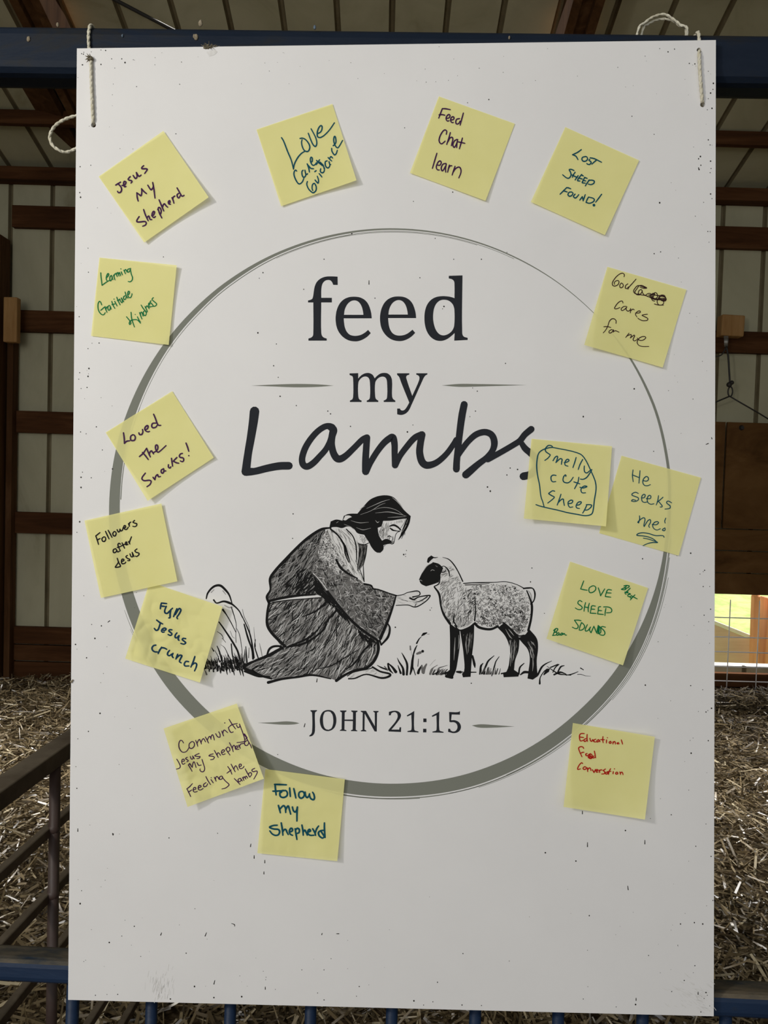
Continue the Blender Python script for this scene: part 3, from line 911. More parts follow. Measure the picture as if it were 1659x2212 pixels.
# --- the drawing: kneeling robed man, lamb and grass
drawing = bpy.data.objects.new('printed_drawing', None); COL.objects.link(drawing); drawing.parent = sign
drawing['label'] = 'black ink drawing of a kneeling robed man and a lamb'
def inside(p, poly):
    c = False; j = len(poly) - 1
    for i in range(len(poly)):
        a, b = poly[i], poly[j]
        if (a.y > p.y) != (b.y > p.y) and p.x < (b.x - a.x) * (p.y - a.y) / (b.y - a.y) + a.x: c = not c
        j = i
    return c
def hatch(fl, poly, n, ang, jit, L, w, h, m, curve=0.15):
    x0 = min(p.x for p in poly); x1 = max(p.x for p in poly); y0 = min(p.y for p in poly); y1 = max(p.y for p in poly)
    k = 0; tries = 0
    while k < n and tries < n * 12:
        tries += 1
        c = Vector((random.uniform(x0, x1), random.uniform(y0, y1)))
        if not inside(c, poly): continue
        a = math.radians(ang(c) if callable(ang) else ang) + random.gauss(0, math.radians(jit))
        l = random.uniform(*L); d = Vector((math.cos(a), math.sin(a))); nn = Vector((-d.y, d.x)); cv = random.gauss(0, curve) * l
        P = []
        for t in (-0.5, -0.25, 0, 0.25, 0.5):
            q = c + d * (l * t) + nn * cv * (0.25 - t * t)
            if inside(q, poly): P.append(q)
            elif t > 0: break
            else: P = []
        if len(P) < 2: continue
        ww = random.uniform(*w)
        fl.stroke(P, [ww * 0.5, ww, ww * 0.4], h + random.random() * 2e-6, m, 2)
        k += 1
FX = (560, 1060, .24111)
def fp(s): return parse(s, *FX)
man = Flat()
ha, hb, hc, hd = 0.00006, 0.00011, 0.00016, 0.00021
back = fp("590,345 480,395 370,485 240,615 140,725 97,795 100,900 68,950 80,1000 200,975 500,935 610,945 620,915 560,830 480,740 500,600 540,480 600,400")[0]
sleeve = fp("610,350 700,470 740,560 870,760 945,835 1010,865 1100,890 1225,938 1200,1030 1150,1170 1080,1320 1050,1330 960,1270 850,1180 720,1040 640,930 560,820 470,720 500,600 540,470")[0]
shoulder = fp("610,345 700,335 790,350 860,390 890,480 890,640 935,815 860,775 740,610 660,470")[0]
skirt = fp("-138,1585 -60,1530 60,1470 200,1400 110,1270 68,1200 65,1100 85,1003 300,980 500,955 640,950 720,1050 850,1190 960,1280 1060,1340 1062,1430 1020,1530 960,1590 800,1612 690,1700 560,1660 350,1660 130,1690 20,1650 -60,1615")[0]
man.poly(back, (), ha, 1); man.poly(skirt, (), ha, 1)
man.poly(sleeve, (), hb, 1)
hatch(man, back, 190, 128, 16, (14, 34), (1.1, 2.3), hb, 0)
hatch(man, back, 150, 125, 22, (8, 22), (0.7, 1.6), hb + 4e-6, 2)
lower_back = fp("250,800 420,680 480,740 600,900 500,930 200,960")[0]
hatch(man, lower_back, 90, 130, 14, (16, 36), (2, 3.6), hb + 8e-6, 0)
hatch(man, back, 36, 122, 8, (14, 30), (0.8, 1.4), hb + 1.2e-5, 2)
def skirt_dir(c):
    x = (c.x - 560) / .24111; y = (c.y - 1060) / .24111
    if y < 1380 and x < 620: return 140 - (x / 600) * 20
    return 118 + max(0, (700 - x)) * 0.045
hatch(man, skirt, 340, skirt_dir, 12, (14, 44), (0.9, 2.0), hb, 0)
hatch(man, skirt, 430, skirt_dir, 13, (10, 34), (0.9, 2.1), hb + 6e-6, 2)
hatch(man, skirt, 120, skirt_dir, 10, (10, 30), (0.8, 1.6), hb + 1.0e-5, 3)
hatch(man, skirt, 110, skirt_dir, 16, (12, 32), (1.4, 2.8), hb + 1.3e-5, 0)
dark1 = fp("480,730 600,900 660,960 760,1100 900,1260 1050,1345 1040,1420 960,1380 850,1250 700,1090 600,1000 500,900")[0]
hatch(man, dark1, 120, 55, 14, (14, 34), (2, 3.4), hb + 1.6e-5, 0)
hatch(man, sleeve, 190, 62, 10, (10, 24), (0.8, 1.6), hc, 0); hatch(man, sleeve, 180, 8, 12, (10, 24), (0.7, 1.4), hc + 3e-6, 0)
hatch(man, sleeve, 330, 110, 35, (5, 16), (0.7, 1.5), hc + 6e-6, 2); hatch(man, sleeve, 120, 20, 40, (4, 12), (0.7, 1.3), hc + 9e-6, 3)
upper_sleeve = fp("600,360 740,560 820,700 700,760 560,640 520,560 560,420")[0]
hatch(man, upper_sleeve, 280, 70, 60, (4, 13), (0.8, 1.8), hc + 1.2e-5, 3); hatch(man, upper_sleeve, 120, 70, 60, (4, 13), (0.7, 1.4), hc + 1.5e-5, 2)
hatch(man, upper_sleeve, 60, 60, 60, (4, 10), (0.7, 1.2), hc + 1.7e-5, 0)
man.poly(shoulder, (), hc + 2.0e-5, 3)
hatch(man, shoulder, 60, 62, 10, (10, 28), (0.7, 1.5), hd, 2)
hatch(man, shoulder, 22, 60, 8, (12, 28), (1.0, 1.8), hd + 3e-6, 1)
K = .24111
def ink(s, w, h=hd + 6e-6, m=0, n=5):
    for P in fp(s): man.stroke(P, [x * K for x in w] if isinstance(w, list) else w * K, h, m, n)
# contour lines
ink("640,332 560,345 470,398 370,480 240,610 145,715 97,790 100,885 68,950 88,1008", [14, 24, 26, 26, 24, 26, 24, 16, 22, 22])
ink("88,1000 72,1100 72,1200 110,1272 180,1345 232,1395", [20, 22, 26, 26, 26, 24])
ink("85,990 200,962 320,942 500,930", [24, 22, 20, 14]); ink("120,1000 260,980 420,968 560,960", [10, 9, 8, 6])
ink("640,945 590,1005 520,1070 440,1110 380,1132", [18, 16, 16, 12, 6]); ink("690,1075 610,1165 575,1245 480,1325 380,1375 250,1400", [20, 18, 18, 18, 20, 16])
ink("610,905 700,1020 780,1115 870,1205 960,1275 1052,1335", [26, 24, 24, 24, 24, 22])
ink("1225,942 1200,1030 1150,1170 1085,1325", [12, 16, 24, 28]); ink("940,835 1000,850 1022,880 1065,885 1150,915 1230,940", [16, 18, 12, 12, 10, 12])
ink("1062,1345 1066,1430 1030,1522 960,1588 850,1612 760,1655 690,1702", [26, 26, 26, 24, 22, 22, 26])
ink("640,1685 480,1652 350,1668 200,1688 80,1718", [10, 18, 20, 20, 26]); ink("-135,1592 -60,1622 20,1658 110,1685", [26, 24, 22, 16])
ink("-135,1580 -60,1535 10,1505 80,1480 150,1440 210,1405", [18, 20, 24, 26, 30, 22]); ink("70,1470 90,1420 130,1395 190,1395 215,1420", [16, 20, 20, 18, 12])
ink("-20,1640 -60,1600 0,1570 60,1540", [14, 14, 10, 6])
ink("690,620 730,690 800,745 880,785", [20, 22, 18, 10]); ink("640,345 710,405 760,490 770,560 800,640", [16, 14, 16, 14, 8])
ink("730,430 770,500 790,570 815,640", [8, 18, 16, 6]); ink("780,345 840,410 868,500 872,600 870,640", [10, 10, 12, 9, 5]); ink("890,470 900,560 885,640 880,715", [9, 7, 8, 6])
ink("930,660 935,740 938,810", [6, 8, 9]); ink("900,700 920,760 940,815", [5, 7, 7])
ink("250,1400 420,1330 520,1250 600,1130", [14, 20, 14, 6], hd); ink("880,1430 760,1500 640,1570 500,1600", [6, 10, 10, 6], hd); ink("1000,1370 930,1440 860,1540 780,1600", [18, 16, 14, 10], hd)
ink("720,1060 700,1180 640,1320 560,1440", [5, 8, 8, 4], hd); ink("1020,1380 1010,1460 960,1560", [6, 8, 6], hd, 3)
# scarf at the neck, hair, beard
man.poly(fp("893,470 965,485 952,580 935,655 885,725 888,600")[0], (), hd, 1)
hatch(man, fp("893,470 965,485 952,580 935,655 885,725 888,600")[0], 26, 100, 8, (8, 22), (0.8, 1.6), hd + 2e-6, 0)
ink("930,480 930,600 890,700", 8); ink("965,488 952,580 932,665", [8, 10, 6])
hair = fp("628,330 640,275 690,258 745,268 758,225 800,208 880,205 930,145 1000,75 1100,42 1190,52 1250,105 1290,165 1357,228 1345,290 1308,365 1250,440 1285,340 1320,248 1240,258 1180,268 1110,270 1095,320 1010,350 1000,400 985,465 940,395 880,380 845,340 790,320 740,335 690,325")[0]
man.poly(hair, (), hd + 8e-6, 0)
beard = fp("1000,345 1060,330 1072,400 1105,455 1150,440 1200,462 1150,478 1112,488 1112,525 1085,556 1050,552 1010,512 985,460 985,395")[0]
man.poly(beard, (), hd + 9e-6, 0)
man.poly(fp("752,262 770,225 805,222 830,235 800,248 775,265")[0], (), hd + 1.2e-5, 3)
hl = hd + 1.6e-5
for s, w in (("960,160 1050,120 1110,95 1170,78", 7), ("905,215 1000,180 1080,130 1130,110", 5), ("1020,170 1120,150 1220,170 1300,225", 5), ("1040,200 1150,190 1240,205 1320,228", 8), ("820,268 900,288 980,282", 6),
             ("870,330 930,350 1000,335", 6), ("1190,60 1250,110 1290,165", 10), ("760,300 820,325 850,350", 5), ("900,165 950,135", 5), ("1150,240 1230,236 1310,232", 6), ("690,290 710,275", 5), ("1330,260 1310,320 1280,370", 5), ("1040,265 1060,285 1075,275", 8)):
    ink(s, [2, w, 2], hl, 2)
ink("1245,440 1290,360 1318,300", [3, 10, 14], hd + 8e-6); ink("1275,430 1300,370 1335,290", [3, 8, 12], hd + 8e-6); ink("1302,395 1305,375", 4)
# face
hatch(man, fp("1100,285 1170,275 1165,330 1150,420 1100,440 1075,390")[0], 46, 100, 18, (6, 18), (0.8, 1.5), hb, 2)
hatch(man, fp("1080,330 1120,330 1120,400 1095,440 1070,390")[0], 16, 100, 14, (6, 16), (0.8, 1.4), hb + 3e-6, 1)
hatch(man, fp("1180,275 1300,255 1290,285 1230,300 1180,310")[0], 22, 80, 14, (5, 11), (0.7, 1.2), hb, 2)
hatch(man, fp("1150,410 1200,400 1205,465 1150,455")[0], 14, 95, 20, (4, 10), (0.8, 1.3), hb, 1)
hatch(man, fp("895,395 985,400 985,460 930,480 900,450")[0], 26, 100, 20, (5, 14), (0.8, 1.4), hb, 2)
ink("1168,318 1205,308 1240,325 1268,352", [10, 18, 16, 10]); ink("1172,335 1195,352 1230,360 1262,362", [10, 14, 8, 6]); ink("1185,345 1200,355", [16, 14]); ink("1210,340 1225,352", [4, 4], hl, 3)
ink("1262,362 1235,375 1220,400 1212,440 1203,470 1185,476 1165,468", [5, 5, 5, 5, 8, 9, 6]); ink("1150,412 1165,405 1180,412", [6, 10, 6]); ink("1105,455 1135,440 1165,448 1190,464", [18, 18, 16, 8]); ink("1130,478 1150,470 1165,476", [4, 8, 5]); ink("1112,500 1128,490", [4, 4])
ink("1310,245 1300,285 1270,330 1255,355", [3, 3, 3, 3]); ink("985,465 960,478 925,487 900,482", [5, 8, 9, 8])
# reaching hand, far knee, foot
hand = fp("1222,945 1270,932 1330,912 1410,900 1440,915 1436,945 1520,936 1526,950 1490,992 1400,1040 1330,1022 1225,1028")[0]
man.poly(hand, (), hb, 4)
hatch(man, hand, 26, 20, 14, (6, 18), (0.6, 1.1), hc, 2)
ink("1225,942 1290,930 1330,912 1410,898 1438,912 1432,938 1375,952", [8, 7, 7, 10, 10, 9, 12]); ink("1350,962 1385,975 1430,952 1520,938 1527,950 1490,992 1402,1042 1330,1024 1225,1028", [16, 14, 10, 12, 10, 9, 10, 8, 7])
ink("1400,1000 1450,985 1505,950", [4, 9, 10]); ink("1395,1035 1405,1015", 6); ink("1275,975 1330,990", [3, 5])
knee = fp("1150,1190 1170,1235 1150,1310 1092,1380 1080,1335 1110,1260")[0]
man.poly(knee, (), ha, 4); hatch(man, knee, 14, 110, 12, (6, 16), (0.7, 1.2), hb, 2)
ink("1150,1188 1170,1235 1152,1312 1092,1382", [12, 16, 22, 14]); ink("1080,1340 1092,1382", 14)
foot = fp("790,1662 850,1625 960,1600 1012,1585 1080,1622 1162,1638 1165,1660 1092,1676 960,1642 850,1682 800,1682")[0]
man.poly(foot, (), hc + 2.4e-5, 4)
hatch(man, foot, 22, 150, 16, (6, 20), (0.6, 1.1), hd, 2)
ink("800,1685 860,1680 960,1645 1092,1678 1165,1662 1166,1640 1085,1620 1015,1580", [12, 12, 12, 18, 20, 18, 16, 16]); ink("790,1660 850,1625 960,1602 1010,1588", [9, 7, 7, 10])
prnt(man, 'printed_man', [M_INKBLACK, M_TONE, M_TONE2, M_PAPERWHITE, M_PAPERWHITE], drawing)

lamb = Flat()
GX_ = (860, 1180, .2592)
def lp(s): return parse(s, *GX_)
KG = .2592
def link_ink(s, w, h=hd, m=0, n=5):
    for P in lp(s): lamb.stroke(P, [x * KG for x in w] if isinstance(w, list) else w * KG, h, m, n)
wool = lp("300,98 370,92 420,110 460,150 500,215 535,292 580,312 700,302 890,297 980,318 1050,352 1088,405 1112,480 1108,600 1088,690 1055,742 1000,748 950,700 880,645 830,682 750,692 660,672 640,652 590,682 520,702 470,682 430,660 372,580 352,500 342,400 300,338 335,300 345,240 375,180 340,145")[0]
body = lp("545,380 640,330 760,320 900,318 1000,345 1060,390 1095,480 1092,600 1060,700 1000,735 950,690 880,640 800,660 650,640 640,520 560,450")[0]
neck = lp("360,180 440,150 490,220 530,310 620,380 640,560 590,670 500,690 430,640 380,560 350,420 340,320")[0]
lamb.poly(wool, (), ha, 3)
def curls(poly, n, r, m, w, h):
    x0 = min(p.x for p in poly); x1 = max(p.x for p in poly); y0 = min(p.y for p in poly); y1 = max(p.y for p in poly)
    k = 0
    while k < n:
        c = Vector((random.uniform(x0, x1), random.uniform(y0, y1)))
        if not inside(c, poly): continue
        a0 = random.uniform(0, 6.28); sp = random.uniform(2.0, 4.6); rr = random.uniform(*r)
        P = [c + Vector((math.cos(a0 + sp * t), math.sin(a0 + sp * t) * 0.85)) * rr * (1 - 0.35 * t) for t in (0, 0.33, 0.66, 1)]
        lamb.stroke(P, random.uniform(*w), h + random.random() * 3e-6, m, 3); k += 1
curls(body, 420, (1.5, 4.2), 2, (0.8, 1.7), hb); curls(body, 300, (1.4, 4.0), 1, (0.7, 1.5), hb + 5e-6); curls(body, 170, (1.2, 3.0), 0, (0.7, 1.7), hb + 9e-6)
curls(body, 130, (1.2, 3.2), 3, (0.8, 1.5), hb + 1.3e-5)
lowb = lp("650,560 1095,500 1080,640 1000,735 880,640 800,670 650,660")[0]
curls(lowb, 110, (1.4, 3.6), 1, (0.9, 1.8), hb + 1.5e-5); curls(lowb, 60, (1.2, 3.0), 0, (0.8, 1.8), hb + 1.7e-5)
def neck_dir(c): return 150 - (c.y - 1220) * 0.45
hatch(lamb, neck, 210, neck_dir, 16, (5, 15), (1.0, 2.3), hb, 2, 0.4); hatch(lamb, neck, 110, neck_dir, 18, (5, 14), (0.8, 1.7), hb + 4e-6, 1, 0.4)
hatch(lamb, lp("540,330 640,360 640,560 600,650 500,690 440,640 470,520 540,450")[0], 50, 120, 20, (6, 16), (1.0, 2.2), hb + 7e-6, 0, 0.4)
curls(lp("460,480 640,480 630,620 560,690 490,680")[0], 60, (1.6, 4.2), 2, (0.9, 1.6), hb + 9e-6); curls(lp("380,500 480,480 470,640 420,620")[0], 26, (1.6, 4), 1, (0.8, 1.5), hb + 9e-6)
# legs
legs = ["428,640 470,672 512,700 516,800 497,950 482,1030 470,1060 455,1094 404,1082 405,1050 430,1030 432,900 432,760", "516,702 590,672 634,652 630,780 617,900 606,1050 604,1088 540,1092 532,1062 550,1040 545,900 530,790",
        "830,680 880,640 950,690 1012,765 1002,870 975,950 966,1030 1008,1058 1002,1086 880,1092 874,1062 905,1040 930,930 925,830 890,745", "1000,765 1060,735 1092,690 1156,770 1166,850 1155,950 1160,1050 1166,1082 1122,1112 1078,1102 1085,1050 1097,930 1080,860 1035,805"]
for s in legs: lamb.poly(lp(s)[0], (), hc, 0)
for s in ("575,740 565,820 575,900", "600,720 592,800 585,880", "475,760 470,860 465,950", "950,800 945,900 935,1000", "970,780 968,860 960,950", "895,690 930,750 950,770", "920,690 965,745", "1120,900 1125,980 1120,1040", "1080,800 1115,860 1130,920", "505,740 508,800 500,860", "1105,790 1140,830"):
    link_ink(s, [2, 9, 2], hd, 2)
for s in ("940,780 930,850 938,930", "1100,860 1112,930"): link_ink(s, [2, 6, 2], hd + 2e-6, 3)
hatch(lamb, lp("1080,790 1150,800 1150,900 1110,1000 1095,900")[0], 16, 75, 10, (6, 16), (0.7, 1.3), hd, 1); hatch(lamb, lp("925,780 1000,790 985,900 955,1000 930,950")[0], 18, 95, 8, (6, 18), (0.8, 1.4), hd, 1)
hatch(lamb, lp("540,730 625,720 600,900 560,900")[0], 18, 95, 8, (6, 18), (0.7, 1.3), hd, 1)
# head
lamb.poly(lp("243,165 290,132 340,147 376,182 352,240 338,300 290,317 232,334 190,312 174,277 200,222")[0], (), hc, 0)
lamb.poly(lp("240,132 248,98 272,80 298,95 268,122 252,140")[0], (), hc, 0)
link_ink("275,82 300,95 330,92", [10, 9, 4]); link_ink("345,190 380,165 418,200 430,250", [8, 6, 12, 6]); link_ink("350,215 385,215 400,195", [6, 8, 5], hd); link_ink("272,205 285,196 302,202", [4, 5, 4], hd + 3e-6, 2); link_ink("178,285 188,282 200,290", [4, 5, 3], hd + 3e-6, 2)
link_ink("205,215 240,165 285,138", [3, 5, 3], hd + 3e-6, 2); link_ink("310,160 325,170", [3, 8], hd + 3e-6, 1)
# contours
link_ink("302,340 342,400 357,500 384,575 432,645", [12, 18, 14, 18, 22]); link_ink("370,92 420,108 462,150 502,215 538,292", [3, 8, 10, 9, 10]); link_ink("545,310 620,304 700,303 800,300 900,296 985,318 1052,352", [8, 8, 10, 6, 6, 6, 8])
link_ink("560,322 680,318 760,310", [12, 8, 5], hd, 1)
link_ink("1072,370 1100,440 1115,500 1108,600 1085,700", [10, 14, 20, 18, 20]); link_ink("1045,352 1080,348 1122,352 1140,395 1132,450 1105,482", [12, 14, 10, 14, 10, 12]); link_ink("1085,370 1105,400 1115,450", [5, 10, 5], hd, 2)
link_ink("640,645 680,678 765,692 832,668", [22, 22, 20, 18]); link_ink("470,660 515,700 590,675 640,640", [8, 12, 10, 16]); link_ink("640,420 645,520 638,620", [5, 10, 12]); link_ink("880,640 940,690 1000,745 1050,742", [16, 14, 12, 12]); link_ink("350,250 340,310 300,335", [8, 10, 8])
link_ink("470,560 462,620 490,670", [6, 12, 10])
prnt(lamb, 'printed_lamb', [M_INKBLACK, M_TONE, M_TONE2, M_PAPERWHITE], drawing)

gr = Flat()
def grass_done():
    global gr
    prnt(gr, 'printed_grass', [M_INKBLACK, M_TONE, M_TONE2], drawing)
    gr = Flat()
def gi(s, w, o, h=hb, m=0):
    for P in parse(s, *o): gr.stroke(P, [x * o[2] for x in w] if isinstance(w, list) else w * o[2], h, m, 5)
O3 = (420, 1240, .12055); O6 = (780, 1320, .1326)
gi("212,440 235,350 300,262 380,210 470,210 560,290 625,380 672,520", [22, 30, 36, 40, 44, 40, 30, 18], O3)
gi("300,330 350,280", [20, 14], O3, hb, 2); gi("510,300 560,365", [20, 12], O3, hb, 2)
gi("345,465 400,520 520,490 620,515 700,560 800,660 860,780", [30, 24, 34, 44, 30, 22, 16], O3); gi("540,560 620,600 690,590", [16, 26, 14], O3, hb, 2)
gi("820,690 870,790 940,940 1000,1100 1040,1300 1065,1500", [12, 16, 22, 26, 26, 30], O3); gi("890,900 960,1150 1030,1350 1050,1520", [24, 34, 30, 34], O3); gi("860,630 890,760 970,930 1000,1080 1050,1330", [5, 8, 8, 8, 8], O3)
gi("440,860 520,970 640,1150 720,1280 780,1400 830,1600", [22, 26, 32, 34, 34, 40], O3); gi("510,640 580,740 660,880 740,1040", [36, 18, 16, 12], O3); gi("660,590 720,780 750,920 740,1080 745,1230", [18, 14, 10, 8, 10], O3)
gi("760,980 810,1100 850,1350 855,1560", [8, 12, 10, 10], O3); gi("640,1020 680,1120 720,1150", 6, O3); gi("405,1030 480,1080 520,1150", [8, 14, 8], O3); gi("500,1150 560,1225", [16, 10], O3, hb, 1); gi("405,1290 450,1400 490,1560", [14, 26, 24], O3)
gi("365,1370 420,1470 450,1580", [8, 12, 20], O3); gi("470,1265 540,1320 600,1440 680,1600", [5, 10, 14, 22], O3); gi("310,1320 345,1380", [10, 24], O3); gi("1065,950 1075,1100 1095,1300", [3, 6, 10], O3); gi("1095,1170 1080,1300 1140,1500", [8, 20, 22], O3); gi("1165,1240 1190,1350 1215,1480", [5, 12, 10], O3, hb, 1)
gi("920,1300 930,1450 940,1580", [14, 24, 30], O3); gi("980,1320 970,1500", [10, 16], O3, hb, 1); gi("660,1250 680,1450 720,1600", [20, 22, 24], O3); gi("180,1690 250,1680 330,1690", [40, 16, 30], O3); gi("900,1740 1000,1780 1150,1830 1350,1840", [40, 40, 44, 24], O3); gi("880,1660 960,1600 1100,1545 1280,1490", [60, 26, 26, 36], O3)
for i in range(135):
    x = random.uniform(200, 920); y = 1640 + random.gauss(25, 45); l = random.uniform(60, 230) * (0.5 + 0.5 * min(1, x / 600))
    lean = random.gauss(-0.28, 0.22)
    gi("%f,%f %f,%f %f,%f" % (x, y, x + lean * l * 0.4, y - l * 0.55, x + lean * l, y - l), [random.uniform(14, 34), random.uniform(12, 24), 4], O3, hb + 3e-6, random.choice((0, 0, 0, 1)))
for x, y in ((470, 1780), (590, 1800), (715, 1810), (830, 1810), (640, 1770), (880, 1830), (430, 1720)):
    gi("%d,%d %d,%d" % (x, y, x - 30, y - 130), [12, 34], O3)
grass_done()
# tuft between the two
gi("800,1030 825,930 835,820 850,720", [22, 46, 40, 30], O6); gi("850,710 880,620 910,560", [22, 26, 12], O6); gi("905,525 945,455 985,415", [26, 18, 6], O6); gi("985,405 1020,375 1068,355", [12, 44, 20], O6); gi("1075,378 1108,376", [8, 14], O6, hb, 2); gi("800,570 805,630", [20, 26], O6, hb, 1); gi("815,650 825,720", 6, O6, hb, 2)
gi("912,695 965,675", [34, 44], O6, hb, 1); gi("1003,655", 46, O6); gi("745,1035 750,870 700,750 662,682", [34, 36, 24, 10], O6); gi("692,1030 680,930 620,830 588,762", [44, 34, 22, 6], O6); gi("565,990 510,915 440,850", [50, 34, 16], O6); gi("645,1010 600,885", [36, 10], O6); gi("520,1015 460,950 435,860", [10, 40, 24], O6)
gi("885,1040 850,930 835,880", [14, 16, 8], O6); gi("930,1010 945,960 990,885", [44, 40, 20], O6); gi("1015,1005 1030,930 1065,865", [44, 46, 24], O6, hb, 1); gi("1000,1000 990,900", [30, 30], O6, hb + 2e-6, 1); gi("925,900 935,780", [12, 8], O6); gi("265,885 330,920 410,950", [10, 24, 26], O6)
gi("380,900 430,960", [16, 30], O6, hb, 1); gi("1125,1025 1150,960 1180,920 1245,880", [36, 40, 14, 8], O6, hb, 1); gi("1235,1040 1260,940 1320,910 1405,885", [20, 26, 14, 8], O6, hb, 1); gi("1300,1030 1350,1000 1405,950", [34, 20, 14], O6); gi("1330,1020 1420,1000", [30, 36], O6); gi("1120,890 1170,830 1215,790", 5, O6, hb, 2); gi("1560,990 1620,995", [30, 44], O6); gi("1390,1060 1480,1080", [50, 50], O6)
OG = GX_
for i in range(20):
    x = random.uniform(280, 410); l = random.uniform(20, 60)
    gi("%f,%f %f,%f" % (x, 1068, x + random.uniform(10, 50), 1060 - l * 0.7), [10, 3], OG, hb + 2e-6, random.choice((0, 1)))
grass_done()
for s, w in (("680,1065 690,1000 708,975", [12, 18, 6]), ("700,1060 730,1000 752,955 800,912", [10, 16, 14, 5]), ("735,1065 755,1010", [10, 8]), ("780,1080 800,1010 815,960 842,920", [8, 12, 9, 5]), ("820,1060 830,1020", [9, 7]), ("620,915 635,980 640,1010", [16, 22, 8]), ("605,1050 650,1050", [10, 8]),
             ("1005,1065 1015,1010 1050,975", [14, 14, 6]), ("1020,1070 1050,1050 1085,1050", [10, 22, 20]), ("1165,1070 1195,1010 1230,980 1280,956", [16, 16, 10, 4]), ("1180,1145 1184,1095 1215,1045 1235,1030", [16, 8, 8, 10]), ("1215,1070 1245,1035 1260,1025", [10, 34, 10]), ("1290,1050 1310,1010 1340,985", [8, 10, 8]),
             ("1270,1010 1330,985", 10), ("1330,1050 1355,1005 1385,995", [12, 14, 6]), ("1240,1000 1330,1060 1390,1070 1440,1075", [4, 12, 8, 6]), ("1300,1070 1350,1050 1400,1065", [14, 16, 6]), ("1400,1075 1450,1065 1500,1045", [6, 9, 5]), ("1520,1015 1545,1030", [9, 6]), ("1495,1068 1525,1068 1560,1080", [5, 5, 4]), ("1560,1080 1605,1082", [4, 2]), ("500,1050 540,1048", [12, 8]), ("860,1062 905,1050", [12, 8])):
    gi(s, w, OG)
for i in range(26):
    x = random.uniform(690, 840); l = random.uniform(20, 60)
    gi("%f,%f %f,%f" % (x, 1066, x + random.uniform(0, 14), 1066 - l), [8, 3], OG, hb + 2e-6, random.choice((0, 1)))
grass_done()

# --- fly specks and scuffs on the board
sp = Flat()
SPECKS = "1365,251 1413,290 1425,105 1443,112 1457,106 1489,137 1501,138 1530,154 1541,180 1540,193 1535,201 1530,213 1528,237 1538,234 1530,302 1534,313 1513,338 1509,343 1514,357 1509,363 1510,366 1535,348 1536,364 1534,373 1535,419 1538,429 1520,437 1502,467 1425,438 1427,544 1413,548 1529,500 1534,500 270,135 241,127 218,139 178,140 295,187 388,182 392,134 218,108 228,109 181,113 180,117 176,116 197,112 173,360 196,357 172,416 174,426 190,536 353,555 263,127 380,289 191,588 171,684 214,741 190,753 192,796 172,805 170,819 190,813 175,839 188,837 174,933 186,937 208,922 221,972 243,1013 178,1020 175,1031 197,1032 175,1053 166,1150 172,1127 163,1392 181,1287 198,1349 219,1352 205,1379 216,1541 191,1580 168,1596 187,1421 164,1656 166,1703 244,1802 365,1810 176,1924 173,1952 421,1963 290,2001 263,2022 236,2036 402,2059 304,2066 420,2131 206,2150 254,2148 462,2155 368,2158 560,601 568,589 656,625 810,644 907,600 929,651 934,692 959,662 956,667 597,743 557,719 591,790 601,815 605,856 640,876 708,888 714,894 757,921 880,933 892,918 1027,888 1015,900 1092,785 1021,838 1031,845 1059,1061 1053,1052 1102,1011 1095,1026 1118,1014 633,1110 632,1163 872,1198 876,1197 876,1202 932,1313 929,1318 854,1355 1149,1227 1146,1257 1176,1325 878,1189 1018,1476 1400,1130 1388,1207 1412,975 1497,862 1519,1235 1522,1232 1492,1195 1512,1240 1519,1267 1533,1267 1521,1329 1535,1316 1531,1343 1492,1481 1518,1490 1537,1530 1525,1538 1529,1535 1530,1600 1493,1627 1394,1480 1503,1828 1536,1850 1540,1945 1244,1860 1351,1794 1525,1780 1500,1993 1464,2042 1401,2064 1501,2086 1478,2118 1451,2142 1260,2158 1331,2175 1373,2170 1525,2144 1521,2157 1533,2173 1528,2150 1514,2186 945,2122 1040,2172 894,2162 935,2164 998,2171 915,2171 770,2152 686,2145 652,2095 700,2095 715,2071 776,2131 1178,1842 1268,1710 1315,1680 1273,1978 1470,1996 1518,1996 700,2160 522,2153 1000,2060 1100,2076 1450,1760 470,1800 540,1740 600,1630 1340,905 1370,840 1260,900 640,1210 980,560 1056,215 1010,222 874,276 893,435 978,415 1040,560 700,560 760,505 1095,545 940,515"
for P in parse(SPECKS.replace(' ', ';')):
    sp.dot(P[0], random.choice((0.9, 1.1, 1.3, 1.7)), 0.00014, 0, 8, 1, random.uniform(0.9, 1.3))
for i in range(190):
    edge = random.random()
    x, y = (random.uniform(160, 300) if random.random() < .4 else random.uniform(1400, 1542), random.uniform(110, 2150)) if edge < 0.62 else (random.uniform(160, 1540), random.choice((random.uniform(100, 190), random.uniform(1880, 2160))))
    sp.dot((x, y), random.uniform(0.45, 0.85), 0.00014, 0, 7)
for s in ("168,1790 168,1796", "243,1800 244,1804", "349,2015 347,2020", "446,2015 443,2022", "464,2118 462,2126", "573,2132 573,2137", "542,1823 541,1829", "549,1848 549,1854", "572,1858 572,1864", "570,1883 570,1888", "797,606 797,614", "1269,1820 1269,1829", "1393,1815 1393,1823", "1356,1914 1357,1922", "1258,1752 1258,1758", "1374,2156 1374,2161", "1508,2143 1508,2148", "659,1563 657,1570", "685,1466 684,1473", "696,2016 695,2019", "727,2017 732,2017", "500,1995 506,1997 507,2001", "1537,945 1538,948", "233,1344 237,1341", "1525,960 1530,958"):
    for P in parse(s): sp.stroke(P, [1.0, 2.0, 1.2] if len(P) > 2 else [1.4, 2.0], 0.00014, 0, 3)
o = prnt(sp, 'fly_specks', [M_SPECK], None, 'tiny black fly specks')
o['kind'] = 'stuff'
sm = Flat()
